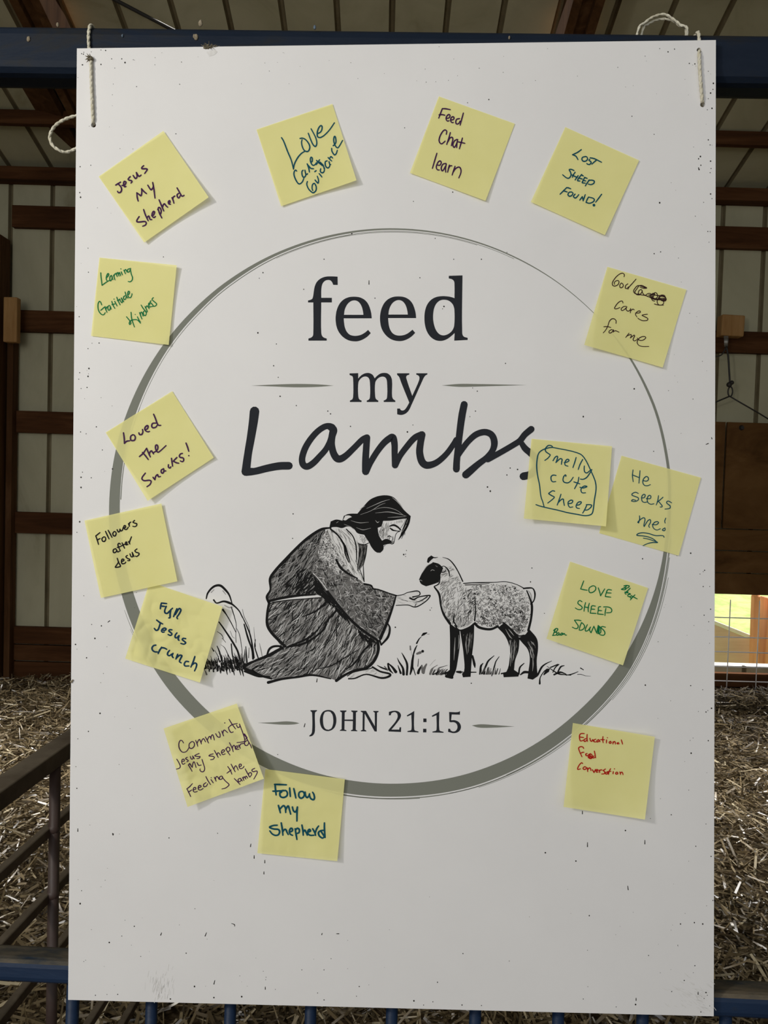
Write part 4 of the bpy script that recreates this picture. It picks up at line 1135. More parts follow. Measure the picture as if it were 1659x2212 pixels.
for i in range(90):
    x = random.gauss(1495, 30); y = random.gauss(2155, 22)
    if x > 1542 or y > 2183 + (x - 1546) * .026: continue
    sm.stroke([(x, y), (x + random.uniform(4, 14), y + random.uniform(2, 9))], [0.5, 1.0], 0.00012, 0, 2)
for i in range(60):
    x = random.gauss(352, 14); y = random.gauss(2125, 16)
    sm.stroke([(x, y), (x - random.uniform(0, 4), y + random.uniform(5, 16))], [0.5, 1.1], 0.00012, 0, 2)
o = prnt(sm, 'scuff_marks', [M_SMUDGE], None, 'faint grey scuffs near the lower corners')
o['kind'] = 'stuff'
sm = Flat(); sm.poly([Vector(q) for q in ((446, 112), (452, 122), (464, 118), (470, 112), (462, 104), (455, 110))], (), 0.00012)
prnt(sm, 'dust_smudge', [M_SMUDGE], None, 'grey smudge under the clump')

# ================================================================== STICKY NOTES
def note(crop, corners, lifts, ink, width, text, label, base=0.0004, p=1.7, sag=0.0, crumple=0.0, dots='', cseed=0, shape=None):
    """corners TL TR BR BL (crop units); lifts in mm at TL TR BR BL; text: pen strokes in crop units"""
    ox, oy, sc = crop
    Q = [parse(c, ox, oy, sc)[0][0] for c in corners.split(' ')]
    L = [x * 1.35 / 1000 for x in lifts]
    width *= 1.1
    def height(u, v):
        w = ((1 - u) * (1 - v), u * (1 - v), u * v, (1 - u) * v)
        h = base + sum(l * (max(0.0, k) ** p) for l, k in zip(L, w))
        h += sag / 1000 * math.sin(math.pi * min(1, max(0, u))) * v * v
        if shape: h += shape(u, v) / 1000
        if crumple:
            q = Vector((u * 3.1 + cseed, v * 3.1, cseed * 0.7))
            f = (abs(noise.noise(q)) + 0.5 * abs(noise.noise(q * 2.3))) * min(1, max(0, v) * 2.2)
            h += crumple / 1000 * f
        return max(h, base * 0.5)
    def pix(u, v): return (Q[0] * (1 - u) + Q[1] * u) * (1 - v) + (Q[3] * (1 - u) + Q[2] * u) * v
    def surf(u, v, dh=0.0):
        q = pix(u, v); h = height(u, v) + dh
        return Vector(b3(q.x, q.y, h))
    def inv(x, y):
        u = v = 0.5
        for _ in range(6):
            q = pix(u, v); e = Vector((x, y)) - q
            du = (Q[1] - Q[0]) * (1 - v) + (Q[2] - Q[3]) * v
            dv = (Q[3] - Q[0]) * (1 - u) + (Q[2] - Q[1]) * u
            D = du.x * dv.y - du.y * dv.x
            u += (e.x * dv.y - e.y * dv.x) / D; v += (du.x * e.y - du.y * e.x) / D
        return u, v
    N = 64
    ctr = surf(0.5, 0.02); ctr.z = 0
    vs = [surf(i / N, j / N) - ctr for j in range(N + 1) for i in range(N + 1)]
    fs = []
    for j in range(N):
        for i in range(N):
            a = j * (N + 1) + i
            fs.append((a, a + N + 1, a + N + 2, a + 1))
    me = bpy.data.meshes.new('sticky_note'); me.from_pydata(vs, [], fs); me.update()
    for q in me.polygons: q.use_smooth = True
    o = link('sticky_note', me, None, [M_NOTE])
    o.matrix_world = B_MAT @ Matrix.Translation(ctr)
    tag(o, label, 'sticky note', 'yellow sticky notes on the sign board')
    fl = Flat()
    for P in parse(text, ox, oy, sc): fl.stroke(P, [width * 0.92, width * 1.05, width * 0.85], 0.00028, 0, 6)
    for d in dots.split():
        x, y, r = (float(k) for k in d.split(','))
        fl.dot((ox + x * sc, oy + y * sc), r * sc, 0.00022)
    def mapper(x, y, h):
        u, v = inv(x, y)
        return surf(u, v, h) - ctr
    hw = fl.build('handwriting', mapper, [INK[ink]], o)
    hw['label'] = {'purple': 'dark purple handwriting', 'teal': 'dark teal handwriting', 'navy': 'dark blue handwriting', 'green': 'green handwriting', 'brown': 'thin brown-black handwriting', 'black': 'black handwriting', 'red': 'red handwriting'}[ink]
    return o

note((190, 270, .16878), "137,660 965,75 1545,925 720,1505", (0.3, 1.2, 5, 2.5), 'purple', 3.0,
 "355,768 382,752 417,730;385,752 420,790 430,830 415,860 390,865 378,848;435,772 460,775 478,755 485,730 465,722 455,745 458,775 470,792 485,785;540,660 515,690 525,705 555,712 562,725 550,742;"
 "578,645 595,672 610,685 628,660 618,608;620,608 645,650 660,655 680,640;712,520 688,545 695,560 745,560 757,572 725,620;642,972 630,925 625,868;625,868 650,885 678,905 688,860 685,815;685,815 715,850 748,878;"
 "765,770 790,810 810,828 835,790 828,735;828,735 840,800 850,870 857,935;655,1172 630,1210 625,1235 650,1242 725,1235 745,1252 735,1280 700,1295;712,1082 735,1150 770,1225;752,1190 775,1165 785,1180 795,1208 815,1210;"
 "815,1160 840,1150 852,1112 835,1108 820,1140 825,1170 845,1185 862,1170;900,1080 915,1130 945,1190;893,1085 905,1055 925,1065 937,1100 928,1138 912,1125;910,958 940,1030 970,1100;950,1060 965,1020 980,1010 1000,1035 1020,1052;"
 "1030,1005 1050,990 1045,968 1028,985 1035,1010 1055,1015;1075,930 1090,965 1100,1000;1085,950 1090,925 1112,908;1158,876 1140,895 1148,925 1165,932 1180,905;1140,805 1165,850 1195,903 1212,910 1230,900",
 'yellow sticky note at the upper left, tilted, reading My Shepherd in purple ink')
note((530, 200, .16275), "147,490 1155,150 1475,1165 475,1508", (0.2, 0.6, 4.5, 1.5), 'teal', 2.7,
 "480,598 510,650 560,780 610,900 638,1015;638,1015 650,950 690,870 740,810 785,780;725,608 760,605 800,625 840,675 855,725 840,770 815,782 780,765 755,715 745,660 752,625;835,540 865,620 895,685 925,715 945,690 945,640 925,580 872,480;"
 "955,545 995,525 1015,490 1018,450 1000,438 975,465 955,520 955,575 975,595 1010,590 1060,555 1120,490 1182,400;680,1040 665,1028 648,1050 645,1090 665,1150 700,1205 725,1210 755,1185 775,1140;765,1030 750,1050 755,1100 775,1125 800,1100 795,1050;"
 "790,1030 800,1075 815,1085 825,1075;820,945 840,1000 850,1055;828,958 850,985 870,1005 905,1010;865,920 885,915 888,872 872,858 862,885 870,930 895,965 925,955 942,930;945,900 985,940 1035,975;940,955 965,920 985,890;950,910 1000,945 1020,970;920,1050 940,1035;"
 "822,1180 815,1220 840,1280 880,1320 905,1328 935,1300 940,1250 915,1205 890,1225 885,1270 895,1300;925,1160 945,1185 965,1200 970,1160 955,1110;980,1075 1000,1100 1015,1120;1000,1010 995,1045 1020,1065 1045,1045 1050,1000;1045,1010 1035,970 1010,940 990,920;"
 "1085,905 1060,920 1065,975 1095,1000 1120,970 1110,920;1110,915 1120,950 1132,955;1098,862 1125,890 1145,908;1115,880 1135,850 1158,868;1145,740 1150,780 1180,825 1205,810 1220,765;1165,705 1188,685 1202,650 1195,590 1180,585 1172,630 1185,690 1215,730 1240,720 1290,635",
 'yellow sticky note above the ring reading Love Care Guidance in teal ink')
note((870, 190, .15672), "497,115 1545,492 1140,1555 98,1170", (0.2, 0.4, 2.2, 1.2), 'purple', 2.6,
 "545,285 590,286 655,298;545,285 520,350 495,415;500,370 545,367 580,375;595,415 630,415 652,385 635,365 605,390 598,430 615,455 638,450;660,440 695,435 707,410 690,395 665,415 660,450 675,475 697,475;782,422 745,430 730,465 740,495 770,490 790,455;835,345 815,420 790,512;"
 "600,637 605,595 580,578 550,600 515,660 500,720 515,760 540,768 570,745 584,732;655,615 635,690 605,778;622,740 650,690 680,680 690,705 680,750 670,795;745,708 712,730 690,780 705,818 725,800 748,750;757,710 745,770 743,822;822,690 800,770 780,838;765,742 810,752 855,762;"
 "470,900 440,1000 408,1108;470,1060 510,1065 530,1030 515,1005 485,1025 462,1085 475,1125 503,1130;595,1040 555,1050 530,1100 540,1140 560,1130 588,1078;600,1048 588,1110 592,1160;642,1062 630,1110 618,1160;630,1110 652,1074 677,1072;720,1080 700,1140 680,1200;690,1165 730,1110 775,1090 800,1120 800,1170 772,1240",
 'yellow sticky note above the ring, right of centre, reading Feed Chat learn')
note((1130, 260, .16275), "560,88 1540,530 1085,1522 102,1082", (0.2, 0.9, 2.6, 1.6), 'teal', 2.5,
 "772,388 720,425 655,455;655,455 700,475 728,520;830,478 790,490 780,515 795,540 830,540 855,515 845,485 825,478;885,515 875,530 895,545 902,560 882,585 855,580 845,572;890,496 950,510 1040,555;975,525 945,550 912,580;675,665 640,650 612,655 630,690 635,730 610,765 575,762 525,722;"
 "690,688 665,725 655,755;730,733 710,760 690,790;650,725 690,745 720,755;778,718 750,750 722,797 755,805;738,765 785,778;770,722 800,738;818,755 795,800 785,827 825,832;797,795 832,803;818,757 850,770;880,790 850,830 825,870;868,795 910,793 943,805 937,835 900,852 865,845;"
 "575,895 530,940 490,980;575,893 600,895 632,908;540,935 585,950;640,950 610,955 595,985 610,1005 640,1000 662,970 645,950;690,978 668,1008 690,1030 715,1015 738,985;752,1058 785,1012;785,1012 792,1040 797,1068;797,1065 825,985;868,1018 850,1050 835,1088;835,1088 880,1100 930,1080 945,1050 920,1030 868,1018;1042,980 1005,1030 963,1085",
 'yellow sticky note at the upper right above the ring, reading LOST SHEEP FOUND in capitals', dots="940,1125,19")
note((180, 540, .13864), "250,118 1455,238 1330,1478 120,1338", (0.2, 3.2, 2.4, 0.8), 'green', 2.1,
 "270,355 275,420 285,500 290,550;290,550 330,520 380,485;355,435 385,405 395,375 380,368 360,410 358,460 380,485 410,470;435,395 415,415 410,455 420,480 440,460 450,415;440,400 450,440 462,460;470,390 480,430 492,465;475,410 490,375 508,370;508,360 518,390 528,415;512,378 535,350 545,380 555,405;"
 "550,375 560,350 572,375 580,400;590,340 598,365 608,388;630,315 645,345 655,370;635,330 655,305 668,315 680,345;728,290 695,300 685,330 705,345 728,315 735,285;732,300 745,370 765,430 755,475 725,495 698,490;"
 "285,855 270,815 250,800 230,835 228,900 245,960 285,1005 320,1005 340,975;270,940 310,905 340,880;335,885 350,930 367,970;350,920 362,892 382,878;402,862 380,890 390,935 412,930 420,885;415,870 432,920;442,800 462,860 490,910;445,852 488,838;488,800 508,840 525,872;520,735 540,790 572,855;530,790 572,768;"
 "565,762 580,800 600,820 608,800 590,745;595,750 612,780 628,805;648,710 625,735 635,770 660,760 665,730;650,655 670,720 692,750;690,700 715,680 717,650 700,645 690,690 705,735 735,740 755,700 757,680;742,970 755,1080 795,1200;672,1040 720,1100 740,1140 722,1160 715,1135 740,1100 790,1085 840,1090 890,1140;"
 "842,1040 865,1090 887,1120;875,975 895,1030 912,1075;885,1010 895,975 912,972 930,1030;960,945 935,965 940,1010 965,1020 980,990 965,950;900,858 935,915 987,970;960,880 985,930 997,960;970,905 990,870 1010,890 1025,915;1020,860 1037,840 1025,825 1015,850 1030,890 1048,880;1055,790 1040,810 1075,850 1087,870 1060,885;1090,742 1070,770 1110,810 1140,840 1125,870 1092,880",
 'yellow sticky note at the left edge reading Learning Gratitude Kindness in green ink', dots="584,294,9 478,765,9 808,1005,8")
note((1250, 560, .15069), "412,108 1545,435 1205,1552 80,1228", (0.3, 0.8, 3.0, 5.5), 'brown', 1.7,
 "650,250 655,220 630,200 590,210 540,250 495,310 482,350 495,380 530,382 565,360 578,325 565,305 535,310 510,335 515,360;610,340 590,370 595,405 620,405 640,380 630,350 612,340;705,352 675,375 668,410 690,420 715,395;822,285 770,345 725,395 705,430;"
 "970,415 930,400 880,380 840,382 808,415 788,450 795,480 830,500 860,497;860,385 830,430 805,470 830,505 870,512;900,430 865,450 855,490 880,500 910,465 905,440 915,480 940,510;850,382 900,375 950,395 975,412 930,415 880,400;820,495 900,510 960,520 1010,540 1080,560 1150,575 1220,580;"
 "950,520 1000,490 1040,500 1020,530 1060,540 1090,500 1060,490 1040,530 1080,570 1130,540 1120,490 1090,480 1060,520 1080,560 1140,570 1200,560 1240,560 1230,520 1180,515 1150,550 1200,590 1250,580 1245,550 1190,530 1140,560 1125,610 1145,650 1190,655 1220,620 1180,570 1150,550;980,525 1030,550 1080,575 1160,580 1240,575 1250,590;"
 "1000,515 1060,505 1130,520 1200,520 1240,545;1040,560 1060,590 1090,600;1085,640 1140,655 1215,657;1180,520 1230,540 1255,575 1230,600 1180,590;635,627 625,600 590,605 550,640 518,690 520,710 560,705 592,690;680,675 640,680 610,710 620,735 655,720 690,685;690,680 680,720 710,745 742,720;745,705 740,770;745,740 775,715 797,725;"
 "815,770 860,770 885,755 870,740 835,755 815,790 835,827;985,788 930,795 910,805 960,830 990,850 980,875 920,880 870,860 848,843;535,920 535,880 510,855 475,855 440,890 420,950 390,1010 353,1055;360,968 410,965 460,978;470,1008 437,1030 438,1055 460,1055 490,1030 480,1010 462,1010;500,1010 498,1045;500,1035 530,1025 578,1045;"
 "720,1060 695,1095 675,1120;690,1100 740,1080 755,1090 740,1130;745,1125 790,1090 802,1100 780,1150 800,1170 840,1150;840,1130 870,1160 920,1160 960,1130 950,1110 910,1110 870,1130 845,1165 840,1200 865,1235 920,1250 1005,1250",
 'yellow sticky note at the right with one word scribbled out, reading cares for me', p=2.2, shape=lambda u, v: 1.2 * v * (1 - u) ** 2)
note((210, 830, .16275), "112,640 995,92 1547,975 670,1548", (0.2, 0.5, 2.4, 4.5), 'purple', 3.0,
 "348,645 358,720 360,785;360,785 390,757 430,750;470,670 445,690 442,730 460,748 495,740 505,705 490,675 470,670;552,645 562,668 590,665 605,635 600,600;630,600 660,595 675,565 665,548 640,565 630,590 645,620 675,632 692,625;778,515 735,520 722,555 740,578 775,570 795,545;748,398 770,450 795,520 815,545 842,545;"
 "560,960 610,915 655,850;600,905 640,950 677,1000;655,850 680,910 705,965;688,938 700,900 720,885 735,905 747,925;750,905 790,880 805,840 795,808 775,815 775,860 800,900 830,890 912,815;638,1180 600,1230 595,1260 625,1280 690,1275 715,1290 700,1330 660,1360;740,1235 765,1268;765,1268 775,1225 800,1200 812,1228 838,1225;"
 "880,1120 850,1140 850,1170 870,1180 885,1150 880,1125 890,1150 910,1150;945,1068 945,1100 965,1112 977,1095;985,983 1000,1088;1057,972 1010,1020;1010,1022 1050,1042 1082,1048;1130,918 1105,925 1090,950 1100,970 1140,980 1147,1010 1130,1028 1103,1018;1178,780 1200,840 1215,890",
 'yellow sticky note over the left of the ring reading Loved the Snacks in purple ink', dots="1215,948,10")
note((1280, 970, .15069), "415,95 1555,410 1235,1528 95,1205", (0.1, 0.9, 1.4, 0.3), 'teal', 1.9,
 "580,300 572,380 582,468;680,310 672,400 665,490;570,370 620,390 670,410;722,450 770,460 800,440 795,405 765,395 730,430 720,480 745,520 790,525 828,510;655,635 615,620 575,635 565,660 610,680 655,700 650,735 600,752 558,745;558,745 575,725 620,735;700,700 740,695 755,660 730,650 705,685 710,745 745,765 780,758;"
 "770,710 825,710 835,675 810,665 785,700 790,760 830,790 880,785;945,668 935,740 913,802;1010,690 960,735 925,760;945,750 995,810 990,830 968,830;1132,770 1085,745 1060,765 1080,790 1112,815 1105,850 1038,860;672,958 675,1000 660,1060;660,1060 650,1045 700,1000 735,985 752,1010 735,1090 740,1112;740,1110 790,1030 825,1012 830,1050 805,1100 818,1125;"
 "855,1080 910,1085 945,1060 930,1040 890,1050 862,1090 875,1135 920,1160 972,1143;1050,990 1035,1030 1040,1062;1038,1130 1005,1150 1005,1165 1030,1170 1042,1150 1035,1130;1025,1265 1015,1245 980,1240 900,1240 800,1210 720,1200 660,1210 635,1230 650,1240 720,1245 800,1260 870,1290 910,1325 860,1310 800,1290 728,1278;905,1325 932,1340 860,1340 790,1355 725,1385",
 'yellow sticky note at the right edge, tucked under its neighbour, reading He seeks me')
note((1110, 930, .13864), "275,128 1530,245 1435,1493 155,1372", (0.4, 2.2, 9.5, 7.0), 'teal', 2.3,
 "600,250 580,235 540,232 510,255 490,290 500,330 555,370 565,385 530,430 483,465;610,470 640,420 670,400 682,420 655,500;658,495 720,440 750,450 745,490 740,527;785,500 830,490 857,470 850,450 820,455 795,500 800,540 842,555;970,420 950,490 920,577;1072,450 1030,530 1003,607;1098,553 1095,600 1105,645 1140,660 1190,620 1215,608;1213,612 1180,670 1130,735 1075,760 1035,755;"
 "657,700 610,695 580,720 582,770 605,798 652,795;800,690 775,720 765,770 785,805 840,815 885,785 925,728;800,690 812,700 808,715;1012,728 1000,800 975,850 945,907;935,800 980,815 1027,830;1030,885 1080,895 1130,880 1135,870 1100,865 1060,890 1045,930 1065,970 1117,970;635,945 600,940 555,970 545,985 590,1015 630,1040 580,1090 528,1130;"
 "734,993 705,1080 675,1162;690,1125 740,1075 770,1070 775,1110 787,1167;845,1140 900,1130 917,1095 890,1085 850,1110 845,1150 870,1195 917,1190;975,1165 1020,1155 1050,1125 1040,1110 1000,1120 970,1170 980,1205 1022,1215;1135,1165 1105,1230 1072,1287;1130,1155 1180,1155 1212,1165 1195,1200 1150,1235 1110,1240;"
 "600,262 540,270 450,300 390,350 365,430 355,560 370,700 400,850 420,1020 450,1110 470,1185;345,1155 400,1175 520,1205 680,1240 840,1280 980,1305 1090,1325 1170,1320 1220,1290 1240,1210 1255,1080 1280,920 1270,800 1215,660 1130,480 1060,385 980,345 850,310 720,285 600,262",
 'yellow sticky note covering the end of Lambs, reading Smelly cute Sheep inside a drawn outline', crumple=0.8, cseed=4)
note((260, 1250, .13864), "455,52 1590,435 1240,1620 75,1245", (0.15, 4.2, 7.5, 2.2), 'navy', 3.2,
 "640,380 720,388;640,380 628,420 622,470;635,427 690,432;714,430 692,490 695,530 730,540 770,500 812,460;787,480 775,540 772,605 753,612;880,468 850,540 828,592;855,560 890,500 918,465 942,490 915,550 880,600 890,625;565,645 610,680 657,705;622,690 605,750 585,795 555,805 528,775;645,800 690,805 712,785 690,770 655,785 640,815 660,835 682,830;"
 "802,798 770,795 755,815 785,840 802,865 780,885 743,870;880,845 855,880 855,915 880,920 908,888;915,888 900,940 913,962;1017,935 980,930 965,950 1000,980 1017,1000 990,1020 943,1010;552,1035 515,1045 492,1080 505,1120 540,1140 577,1142;642,1068 610,1120 588,1167;605,1120 640,1080 680,1080 722,1100;765,1118 740,1150 735,1185 765,1200 802,1173;820,1163 805,1200 822,1232;"
 "892,1178 865,1252;870,1240 920,1195 957,1200 940,1240 920,1290 947,1312;1062,1293 1020,1290 995,1330 1010,1360 1067,1360;1160,1213 1135,1290 1098,1377;1110,1350 1155,1315 1187,1330 1180,1380 1155,1437",
 'crumpled yellow sticky note beside the drawn grass, reading crunch in dark blue', crumple=3.4, cseed=9, shape=lambda u, v: 14 * max(0, u - 0.78 + 0.25 * v) * max(0, 0.9 - v) * 1.2)
note((170, 1080, .13864), "90,322 1287,55 1537,1268 345,1527", (0.3, 1.2, 3.6, 1.2), 'black', 2.5,
 "265,560 295,537 330,508;265,560 290,630 308,692;290,622 332,600;390,575 362,600 370,640 400,645 420,615 410,580 388,574;416,488 445,550 472,607;458,473 490,530 517,582;555,490 530,520 540,555 565,560 582,530 575,500 553,489;598,463 615,497 635,490 642,453;642,455 655,482 680,470 692,428;705,440 730,425 725,400 705,405 705,440 725,460 750,455 772,423;775,368 790,412;785,395 790,360 812,343;"
 "870,318 845,345 870,360 902,370 900,400 875,415 843,410;575,758 540,775 540,815 565,820 590,790 577,760;585,770 605,808 632,800;650,688 625,675 610,700 625,745 647,792;600,740 652,723;675,668 695,710 713,752;665,715 717,688;725,690 750,680 745,655 728,665 735,700 767,693;775,648 797,687;788,672 795,640 822,573;600,908 620,970 647,1020 640,1040 580,1050 572,1040 600,1000 622,960;"
 "665,960 700,945 700,925 675,925 665,965 680,995 720,985 732,968;757,863 735,885 760,910 792,925 790,945 763,945;798,840 815,882 842,878 832,815;832,818 862,882;907,763 875,790 895,815 937,830 935,855 905,880 883,875",
 'yellow sticky note at the left edge over the ring, reading Followers after', base=0.0016)
note((1170, 1200, .14467), "425,90 1590,485 1215,1640 72,1243", (0.3, 0.9, 6.5, 7.5), 'green', 2.1,
 "628,380 605,440 582,500;582,500 630,510 680,518;760,453 715,480 705,525 725,555 770,545 805,510 805,470 775,452 750,455;845,483 865,540 880,602;880,602 910,550 942,498;1042,515 990,510 965,555 950,610;950,612 1032,622;970,557 1037,560;602,690 570,672 545,690 545,720 590,755 605,780 585,805 540,805 503,783;655,703 640,770 632,832;712,713 695,780 697,842;640,768 702,780;"
 "802,755 750,752 738,800 725,858;725,860 812,865;740,800 792,803;882,763 850,772 845,820 835,870;835,872 922,880;845,820 897,823;960,788 950,840 945,897;925,768 985,768 1030,785 1048,820 1030,850 968,855;587,973 545,965 490,965;490,965 520,1010 545,1050 535,1085 500,1090 458,1070;597,1003 575,1050 560,1112;560,1112 590,1115 630,1090 640,1050 610,1010 590,1003;682,1033 655,1090 655,1125 690,1120 728,1068;"
 "728,1068 715,1110 737,1155;737,1153 780,1055;780,1055 800,1105 822,1160;822,1160 845,1043;850,1048 842,1162;862,1058 857,1160;868,1060 882,1095 880,1150 838,1168;952,1070 905,1060 890,1080 930,1120 945,1160 925,1190 880,1185 858,1170;1270,453 1240,478 1190,503;1228,455 1265,446 1307,455 1290,480 1240,490;1265,490 1245,510 1193,508;1322,488 1290,520 1258,545;"
 "1242,545 1278,558 1290,545 1260,545 1245,565 1262,580;1300,580 1325,580 1312,567 1290,585 1292,612 1322,612;1345,598 1320,618 1340,635 1360,610;1392,588 1350,630 1325,663;1350,608 1427,648;207,1098 185,1150 168,1192;178,1120 215,1090 242,1100 215,1140 185,1145 225,1150 215,1185 163,1195;252,1150 225,1170 230,1190 255,1180 262,1155 260,1185 285,1180;302,1155 280,1175 290,1190 310,1175 315,1158 318,1180 340,1165 350,1185 372,1188",
 'yellow sticky note over the right of the ring reading LOVE SHEEP SOUNDS in green capitals')
note((540, 1650, .13261), "250,85 1545,250 1422,1585 120,1455", (0.2, 2.4, 4.0, 2.6), 'teal', 3.5,
 "400,335 480,337 592,342;408,335 415,420 425,507;373,445 430,445 497,438;545,432 500,445 485,490 500,535 550,548 600,520 607,470 580,435 545,440;497,470 520,452;645,393 650,460 657,532;712,403 730,480 747,557;830,450 800,470 795,525 825,560 865,545 885,500 865,455 832,450;897,460 905,520 930,550 960,520 970,488;965,498 985,560 1030,585 1050,555 1040,500 1020,463;"
 "462,678 480,740 494,797;485,740 530,690 555,685 575,720 582,792;578,762 605,700 625,690 640,740 662,820;690,703 705,760 735,785 760,750 770,703;772,703 765,800 764,932;442,1000 380,1005 318,1032 380,1060 460,1070 482,1110 460,1155 410,1165 360,1140 323,1093;508,963 525,1060 535,1162;530,1110 560,1070 585,1075 600,1110 622,1152;640,1115 690,1090 685,1055 660,1055 640,1100 655,1145 692,1165;"
 "735,1058 750,1150 764,1232;740,1080 770,1050 802,1070 797,1120 755,1137;845,998 860,1080 867,1162;865,1112 890,1080 910,1110 932,1162;945,1112 985,1095 970,1068 945,1090 945,1140 985,1165 1040,1163;1020,1058 1055,1120 1067,1165;1060,1130 1085,1060 1117,1013;1200,1083 1150,1090 1115,1120 1130,1175 1180,1210 1207,1190;1212,963 1212,1060 1222,1197;1150,1092 1190,1150 1222,1200",
 'lowest yellow sticky note, hanging below the ring, reading Follow my Shepherd', p=1.6, crumple=0.7, cseed=2)
note((340, 1510, .14467), "92,440 1185,68 1590,1190 450,1612", (0.4, 2.5, 8.5, 2.0), 'purple', 1.9,
 "387,655 370,625 340,620 320,665 325,730 360,785 400,795 440,775 472,723;505,640 475,670 475,720 505,740 545,710 550,660 525,635 502,640;570,618 590,660 602,707;588,672 610,620 630,605 645,640 657,672;650,655 668,608 690,592 705,615 718,640;715,568 740,610 762,657;743,618 765,570 785,560 802,602;795,592 808,545 825,535 840,570 850,612;870,518 895,560 930,570 935,530 915,488;960,478 975,520 987,552;"
 "975,515 985,475 1005,465 1047,502;1060,428 1075,470 1100,500 1132,490;1070,303 1110,370 1167,447;1058,427 1110,385 1192,365;1180,388 1200,425 1230,410 1225,373;1225,373 1250,440 1280,520 1300,590 1300,630 1240,645 1188,650;288,898 320,950 340,1000 330,1030 283,1048;365,935 400,925 395,900 370,905 362,940 380,975 412,958;445,868 420,890 450,910 460,925 438,938;490,858 505,895 530,890 525,848;525,850 552,892;"
 "622,813 570,835 560,850 610,860 637,860 620,885 588,890;460,983 490,1030 517,1080;465,990 480,963 505,1000 522,1022;520,1020 530,960 550,940 577,1022;590,948 615,990 652,985;665,903 690,980 705,1040 690,1080 655,1085 635,1060 638,1043;832,818 790,830 770,850 820,855 850,870 830,900 793,907;850,768 885,830 907,872;890,840 900,805 920,810 942,842;955,800 990,790 1000,765 975,760 955,790 975,830 1012,818;"
 "1018,743 1050,790 1082,837;1025,750 1045,720 1075,730 1080,770 1045,787;1075,653 1110,720 1132,787;1115,740 1130,700 1150,695 1167,752;1170,740 1200,725 1195,700 1170,710 1175,750 1217,750;1213,688 1237,737;1225,710 1240,675 1270,665 1302,658;1335,618 1300,650 1310,690 1345,690 1367,648;1290,523 1325,575 1360,640 1390,690 1407,732;1300,520 1320,550 1338,585 1310,600;"
 "438,1342 480,1310 522,1263;440,1340 470,1400 497,1457;463,1390 512,1358;530,1360 570,1345 565,1320 540,1330 535,1370 555,1390 595,1380;610,1330 650,1310 640,1290 615,1300 610,1345 640,1360 682,1335;725,1248 690,1275 695,1310 730,1300 750,1265;723,1158 755,1220 792,1277;800,1203 832,1252;850,1168 877,1227;865,1200 875,1165 895,1160 922,1202;955,1148 925,1170 935,1200 965,1190 970,1155;965,1160 1010,1220 1065,1270 1060,1295 1015,1330 963,1342;"
 "1050,1008 1085,1060 1112,1122;1038,1107 1102,1058;1100,973 1135,1040 1162,1087;1140,1050 1155,1010 1175,1000 1207,1062;1220,1010 1250,1000 1250,975 1225,975 1220,1010 1240,1040 1280,1025 1292,1003;1148,1188 1190,1230 1234,1277;1238,1183 1205,1200 1215,1235 1245,1220 1245,1185;1245,1190 1268,1225;1270,1168 1292,1217;1280,1195 1295,1160 1322,1197;1308,1182 1325,1150 1347,1182;1310,1043 1345,1110 1377,1167;1362,1150 1365,1110 1395,1100 1405,1130 1378,1167;1452,1033 1410,1060 1430,1085 1480,1075 1490,1100 1460,1160 1438,1197",
 'curled yellow sticky note at the lower left reading Community and Feeding the lambs', base=0.0012, p=1.8, crumple=2.4, cseed=6, dots="1005,357,9 803,1175,8",
 shape=lambda u, v: 5.5 * max(0, (0.34 - u) / 0.34) ** 1.3 + 7.0 * max(0, u - 0.34) * (0.25 + v))
note((1200, 1550, .13864), "270,85 1547,300 1393,1590 125,1392", (0.2, 4.5, 8.5, 6.8), 'red', 2.2,
 "447,250 400,250 375,275 375,330 390,365 432,355;385,305 437,312;475,328 445,345 450,372 475,365 492,340;492,263 490,320 497,372;535,323 545,360 565,370 580,343;578,343 590,362 602,380;625,338 600,350 598,375 632,380;670,343 645,360 650,380 675,370 680,350 692,377;738,298 735,350 742,392;703,345 762,345;795,348 792,397;855,370 835,385 845,402 865,395 862,375 852,370;895,378 895,412;895,395 915,375 930,385 932,414;982,390 960,398 965,410 992,408;1025,348 1035,380 1044,414;"
 "437,480 425,460 390,455 360,475 375,530 412,612;385,560 415,545 442,540;492,560 470,570 480,595 507,590;545,563 515,580 510,620 545,640 575,620 565,580 540,570 530,600 557,615;520,575 548,600 565,625 540,630 520,610;600,598 575,620 590,630 617,620;605,523 615,570 624,627;422,717 405,705 370,740 345,790 350,810 387,800;455,765 430,785 435,805 460,808 480,790 470,770 452,765;495,783 502,842;500,815 525,785 545,795 552,827;573,813 600,857;600,857 622,808;"
 "630,835 660,825 650,810 632,820 635,850 662,850;680,818 687,857;685,835 705,815 727,820;777,803 745,825 765,845 760,875 718,880;805,850 780,860 785,880 810,875 815,852 822,878;857,798 835,840 825,887;808,845 862,838;900,843 895,877;955,850 935,865 945,882 970,875 965,855 952,850;1003,848 1012,887;1010,870 1030,850 1045,865 1052,890",
 'yellow sticky note at the lower right, below the ring, with three lines in red ink', dots="808,315,9 918,800,9")

